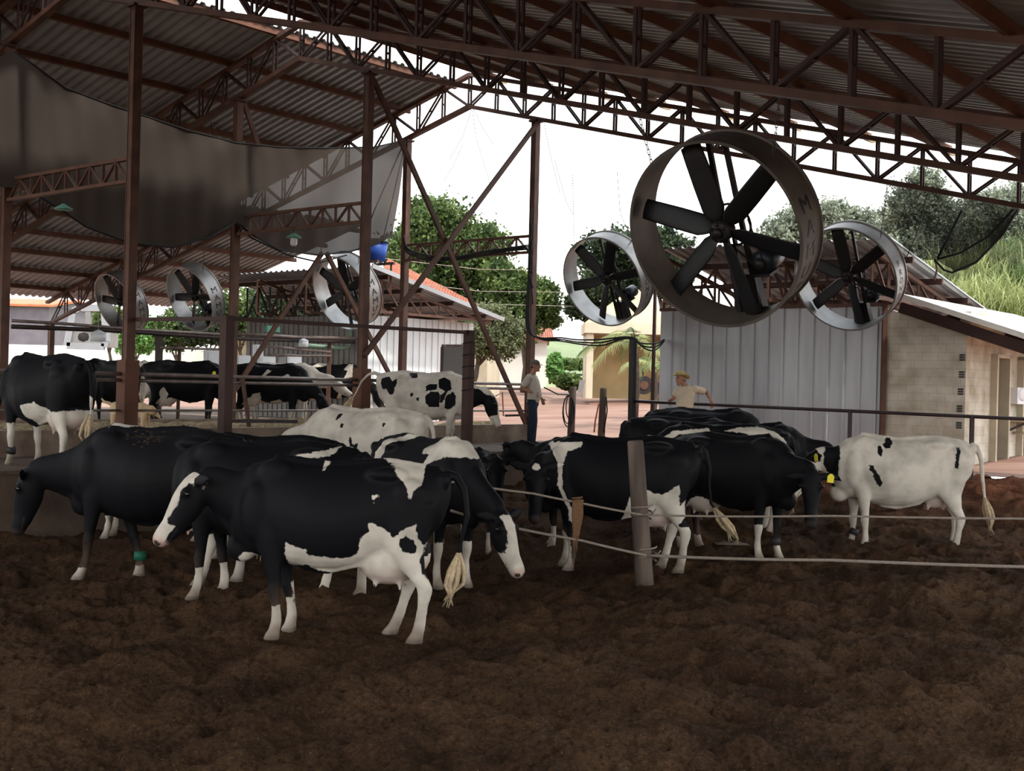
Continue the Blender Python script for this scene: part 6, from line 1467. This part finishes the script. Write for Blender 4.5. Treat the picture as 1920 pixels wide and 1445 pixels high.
def man_hat():
    p0 = on_s(1291, 765, SF - .22); d = p0.y; Pq = lambda x, y, o=0: at_d(x, y, d + o)
    zg = float(gz_pack(*to_st(p0.x, p0.y)))
    F = Vector((-.62, -.78, 0)).normalized(); Lf = UP.cross(F)      # faces the viewer and to the left; Lf points to the right of the picture
    hip = Pq(1282, 783); base = Vector((hip.x, hip.y, zg)); hip.z = max(hip.z, zg + .82)
    sh_c = Pq(1287, 729); neck = sh_c + UP * .06; hc = Pq(1276, 711)
    F2 = Vector((-.86, -.5, -.05)).normalized()
    root = thing('person', 'man in straw hat and cream shirt leaning on the pipe rail before the ribbed shed', 'person', base, 'people')
    sr, sl = sh_c - Lf * .17 - UP * .01, sh_c + Lf * .18 + UP * .0
    railz = lambda x: on_s(x, 752 + (x - 1190) * .0453, SF)
    wr = railz(1251) + UP * .055 - EL * .03 + Vector((.06, -.02, .0)); wl_ = railz(1335) + UP * .07 - EL * .03
    er = Pq(1262, 749, .06) + UP * .02; el = Pq(1325, 735, .12)
    b = MB()
    b.loft([(hip - UP * .05, Lf * .155, F * .11), (hip + UP * .12, Lf * .158, F * .115), (hip.lerp(sh_c, .55), Lf * .175, F * .115), (hip.lerp(sh_c, .82), Lf * .185, F * .10), (sh_c + UP * .02, Lf * .14, F * .07), (neck, Lf * .06, F * .06)], 18, .3)
    b.loft([(sh_c + UP * .02, Lf * .062, F * .06), (neck.lerp(hc, .4), Lf * .054, F * .056), (hc - UP * .03, Lf * .05, F * .05)], 12, .3)
    f, l, u = headmesh(b, hc, F2)
    for s_, e_, w_, fd, pn, ts in ((sr, er, wr, (wr - er).normalized() * .7 - UP * .5 - ER * .25, EL - UP * .3, 1), (sl, el, wl_, (-UP * .9 + EL * .3), -EL, -1)):
        limb(b, [s_, s_.lerp(e_, .5), e_, e_.lerp(w_, .3), e_.lerp(w_, .7), w_], [.056, .048, .041, .042, .033, .027])
        hand(b, w_, fd, pn, .95, ts)
    legs_ = []
    for sgn in (-1, 1):
        h = hip + Lf * .09 * sgn - UP * .03; an = base + Lf * .11 * sgn + F * (.05 * sgn) + UP * .08; kn = h.lerp(an, .52) + F * .03
        limb(b, [h, h.lerp(kn, .5), kn, kn.lerp(an, .35), an], [.09, .074, .055, .054, .037]); legs_.append((h, kn, an))
    skin_obj(b, root); face_parts(root, hc, f, l, u)
    s = MB(); s.loft([(hip - UP * .02, Lf * .168, F * .125), (hip + UP * .12, Lf * .172, F * .130), (hip.lerp(sh_c, .55), Lf * .188, F * .13), (hip.lerp(sh_c, .82), Lf * .20, F * .115), (sh_c + UP * .02, Lf * .155, F * .085), (sh_c + UP * .05, Lf * .08, F * .07)], 20, .12)
    for s_, e_ in ((sr, er), (sl, el)): limb(s, [s_ + UP * .005, s_.lerp(e_, .4), s_.lerp(e_, .72)], [.076, .072, .072])
    skin_obj(s, root, 'shirt', SHIRT2, .011)
    for sg in (-1, 1): MB().prism([neck + F * .055 + Lf * .01 * sg - UP * .03, neck + F * .07 + Lf * .075 * sg - UP * .05, neck + F * .03 + Lf * .085 * sg + UP * .005, neck - F * .05 + Lf * .05 * sg + UP * .03, neck + F * .02 + Lf * .065 * sg + UP * .02], F * .008).build('collar', SHIRT2, root)
    t = MB(); t.loft([(hip + UP * .02, Lf * .162, F * .118), (hip - UP * .08, Lf * .168, F * .12), (hip - UP * .13, Lf * .16, F * .115)], 18, .2)
    for h, kn, an in legs_: limb(t, [h, h.lerp(kn, .5), kn, kn.lerp(an, .5), an], [.106, .09, .074, .07, .066])
    skin_obj(t, root, 'jeans', JEANS, .011)
    MB().box(hip - Lf * .165 + UP * .06, .035, .05, .10, F, Lf).build('phone_pouch', 'black', root)
    for h, kn, an in legs_: MB().loft([(an - F * .06 - UP * .04, Lf * .04, UP * .045), (an + F * .06 - UP * .045, Lf * .045, UP * .04), (an + F * .16 - UP * .055, Lf * .04, UP * .025)], 12, .4).build('boot', 'iron', root, True)
    # straw hat: crown and rolled brim
    cc = hc + u * .06 - f * .01; tl = (u - f * .28).normalized(); fr = (f + u * .28).normalized()
    hm = MB(); hm.loft([(cc - tl * .005, l * .088, fr * .104), (cc + tl * .05, l * .082, fr * .098), (cc + tl * .095, l * .058, fr * .080)], 18, .2); hm.build('hat_crown', STRAW, root, True)
    bm_ = MB(); N = 32; vs = []
    for (ra, rb, zz) in ((.085, .10, .002), (.125, .145, -.006), (.165, .185, .004), (.165, .185, -.006), (.125, .145, -.016), (.085, .10, -.008)):
        for i in range(N):
            q = 6.2832 * i / N; roll = .045 * math.cos(q) ** 2 * ((ra - .085) / .08) - .02 * max(0, math.sin(q)) * ((ra - .085) / .08)
            vs.append(cc + l * ra * math.cos(q) + fr * rb * math.sin(q) + tl * (zz + roll))
    fs = [(a * N + i, a * N + (i + 1) % N, ((a + 1) % 6) * N + (i + 1) % N, ((a + 1) % 6) * N + i) for a in range(6) for i in range(N)]
    bm_.add(vs, fs).build('hat_brim', STRAW, root, True)
    MB().tube([cc + tl * .012 + (l * .09 * math.cos(q) + fr * .106 * math.sin(q)) for q in np.linspace(0, 6.2832, 25)], .008, 6).build('hat_band', 'iron', root, True)
    MB().ball(hc - f * .06 - u * .02, .035, .066, .045, 12, 8, f, l, u).build('hair', HAIR, root, True)
man_hat()

# ---- rope fence in the bedding
def wooden_post():
    a = at_d(1210, 1092, 12.55); a.z = -.1; top = at_d(1191, 826, 12.55); root = thing('fence_stake', 'leaning grey wooden fence post in the bedding with two ropes tied to it', 'post', Vector((a.x, a.y, 0)))
    ax = (top - a).normalized(); mb = MB(); mb.tube([a, a.lerp(top, .5), top - ax * .02, top], [.098, .088, .082, .074], 18); mb.build('stake', 'wood', root, True)
    return a, top
wa, wt = wooden_post()
def fence_rope(pts, r, label):
    P3 = [Vector(p) for p in pts]; out = []
    for i in range(len(P3) - 1):
        n = 14
        for q in range(n):
            t = q / n; p = P3[i].lerp(P3[i + 1], t); p.z -= .03 * math.sin(math.pi * t) * (P3[i] - P3[i + 1]).length / 5; out.append(p)
    out.append(P3[-1]); return tag(MB().tube(out, r, 7).build('fence_rope', 'rope', None, True), label, 'rope', 'ropes tied to the leaning post')
fr_ = at_d(1204, 965, 12.44); lr_ = at_d(1212, 1041, 12.44)
fence_rope([fr_, at_d(1560, 967, 11.9), at_d(2350, 969, 10.8)], .011, 'upper rope running right from the leaning post across the bedding')
fence_rope([lr_, at_d(1560, 1050, 11.9), at_d(2350, 1068, 10.7)], .016, 'lower thicker rope running right from the leaning post')
fence_rope([fr_, at_d(1080, 941, 12.42), at_d(1000, 925, 12.2), at_d(846, 903, 11.6)], .012, 'upper rope running left from the leaning post past the cow shoulder')
fence_rope([lr_, at_d(1090, 1013, 12.42), at_d(930, 982, 12.1), at_d(846, 957, 11.5)], .014, 'lower rope running left from the leaning post')
for z_, lab, (xx, yy) in ((0, 'upper rope knot round the leaning post', (1203, 962)), (1, 'lower rope knot round the leaning post', (1211, 1040))):
    c = at_d(xx, yy, 12.55); mb = MB()
    mb.tube([c + Vector((.105 * math.cos(q), .105 * math.sin(q), .012 * q - .06)) for q in np.linspace(0, 12.5, 40)], .010, 6); mb.tube([c + Vector((.1, -.06, 0)), c + Vector((.14, -.09, .06))], .008, 5)
    tag(mb.build('rope_knot', 'rope', None, True), lab, 'knot')
tw_ = MB(); c = at_d(1083, 941, 12.4)
for k in range(9):
    o_ = (k - 4) * .011; tw_.tube([c + Vector((o_, -.01, .02)), c + Vector((o_ * 1.1, -.02, -.12)), c + Vector((o_ * .6 - .01, -.01, -.28 - .02 * (k % 3))), c + Vector((o_ * .5 - .02, 0, -.42 - .03 * (k % 4)))], [.010, .011, .010, .005], 5)
tw_.tube([c + Vector((.062 * math.cos(q) * .9, .02 * math.sin(q), -.02 + .006 * q)) for q in np.linspace(0, 12, 30)], .009, 5)
tag(tw_.build('twine_hank', 'twine', None, True), 'hank of brown twine hanging on the upper rope before the centre cow', 'twine')
# pale crumpled rag lying behind the ropes
rg = MB(); c = on_pack(1372, 1030); n = 14; rr = np.random.default_rng(4); vs = []
for i in range(n + 1):
    for j in range(7): vs.append(c + Vector(((i / n - .5) * .40, (j / 6 - .5) * .22, .05 + .06 * rr.random() * math.sin(math.pi * i / n) * math.sin(math.pi * j / 6) + .02)))
fs = [(i * 7 + j, (i + 1) * 7 + j, (i + 1) * 7 + j + 1, i * 7 + j + 1) for i in range(n) for j in range(6)]
tag(rg.add(vs, fs).build('rag', 'concrete', None, True), 'flattened grey rag or manure pat lying on the bedding behind the lower rope', 'rag')
# wet patch on the alley by the gate post
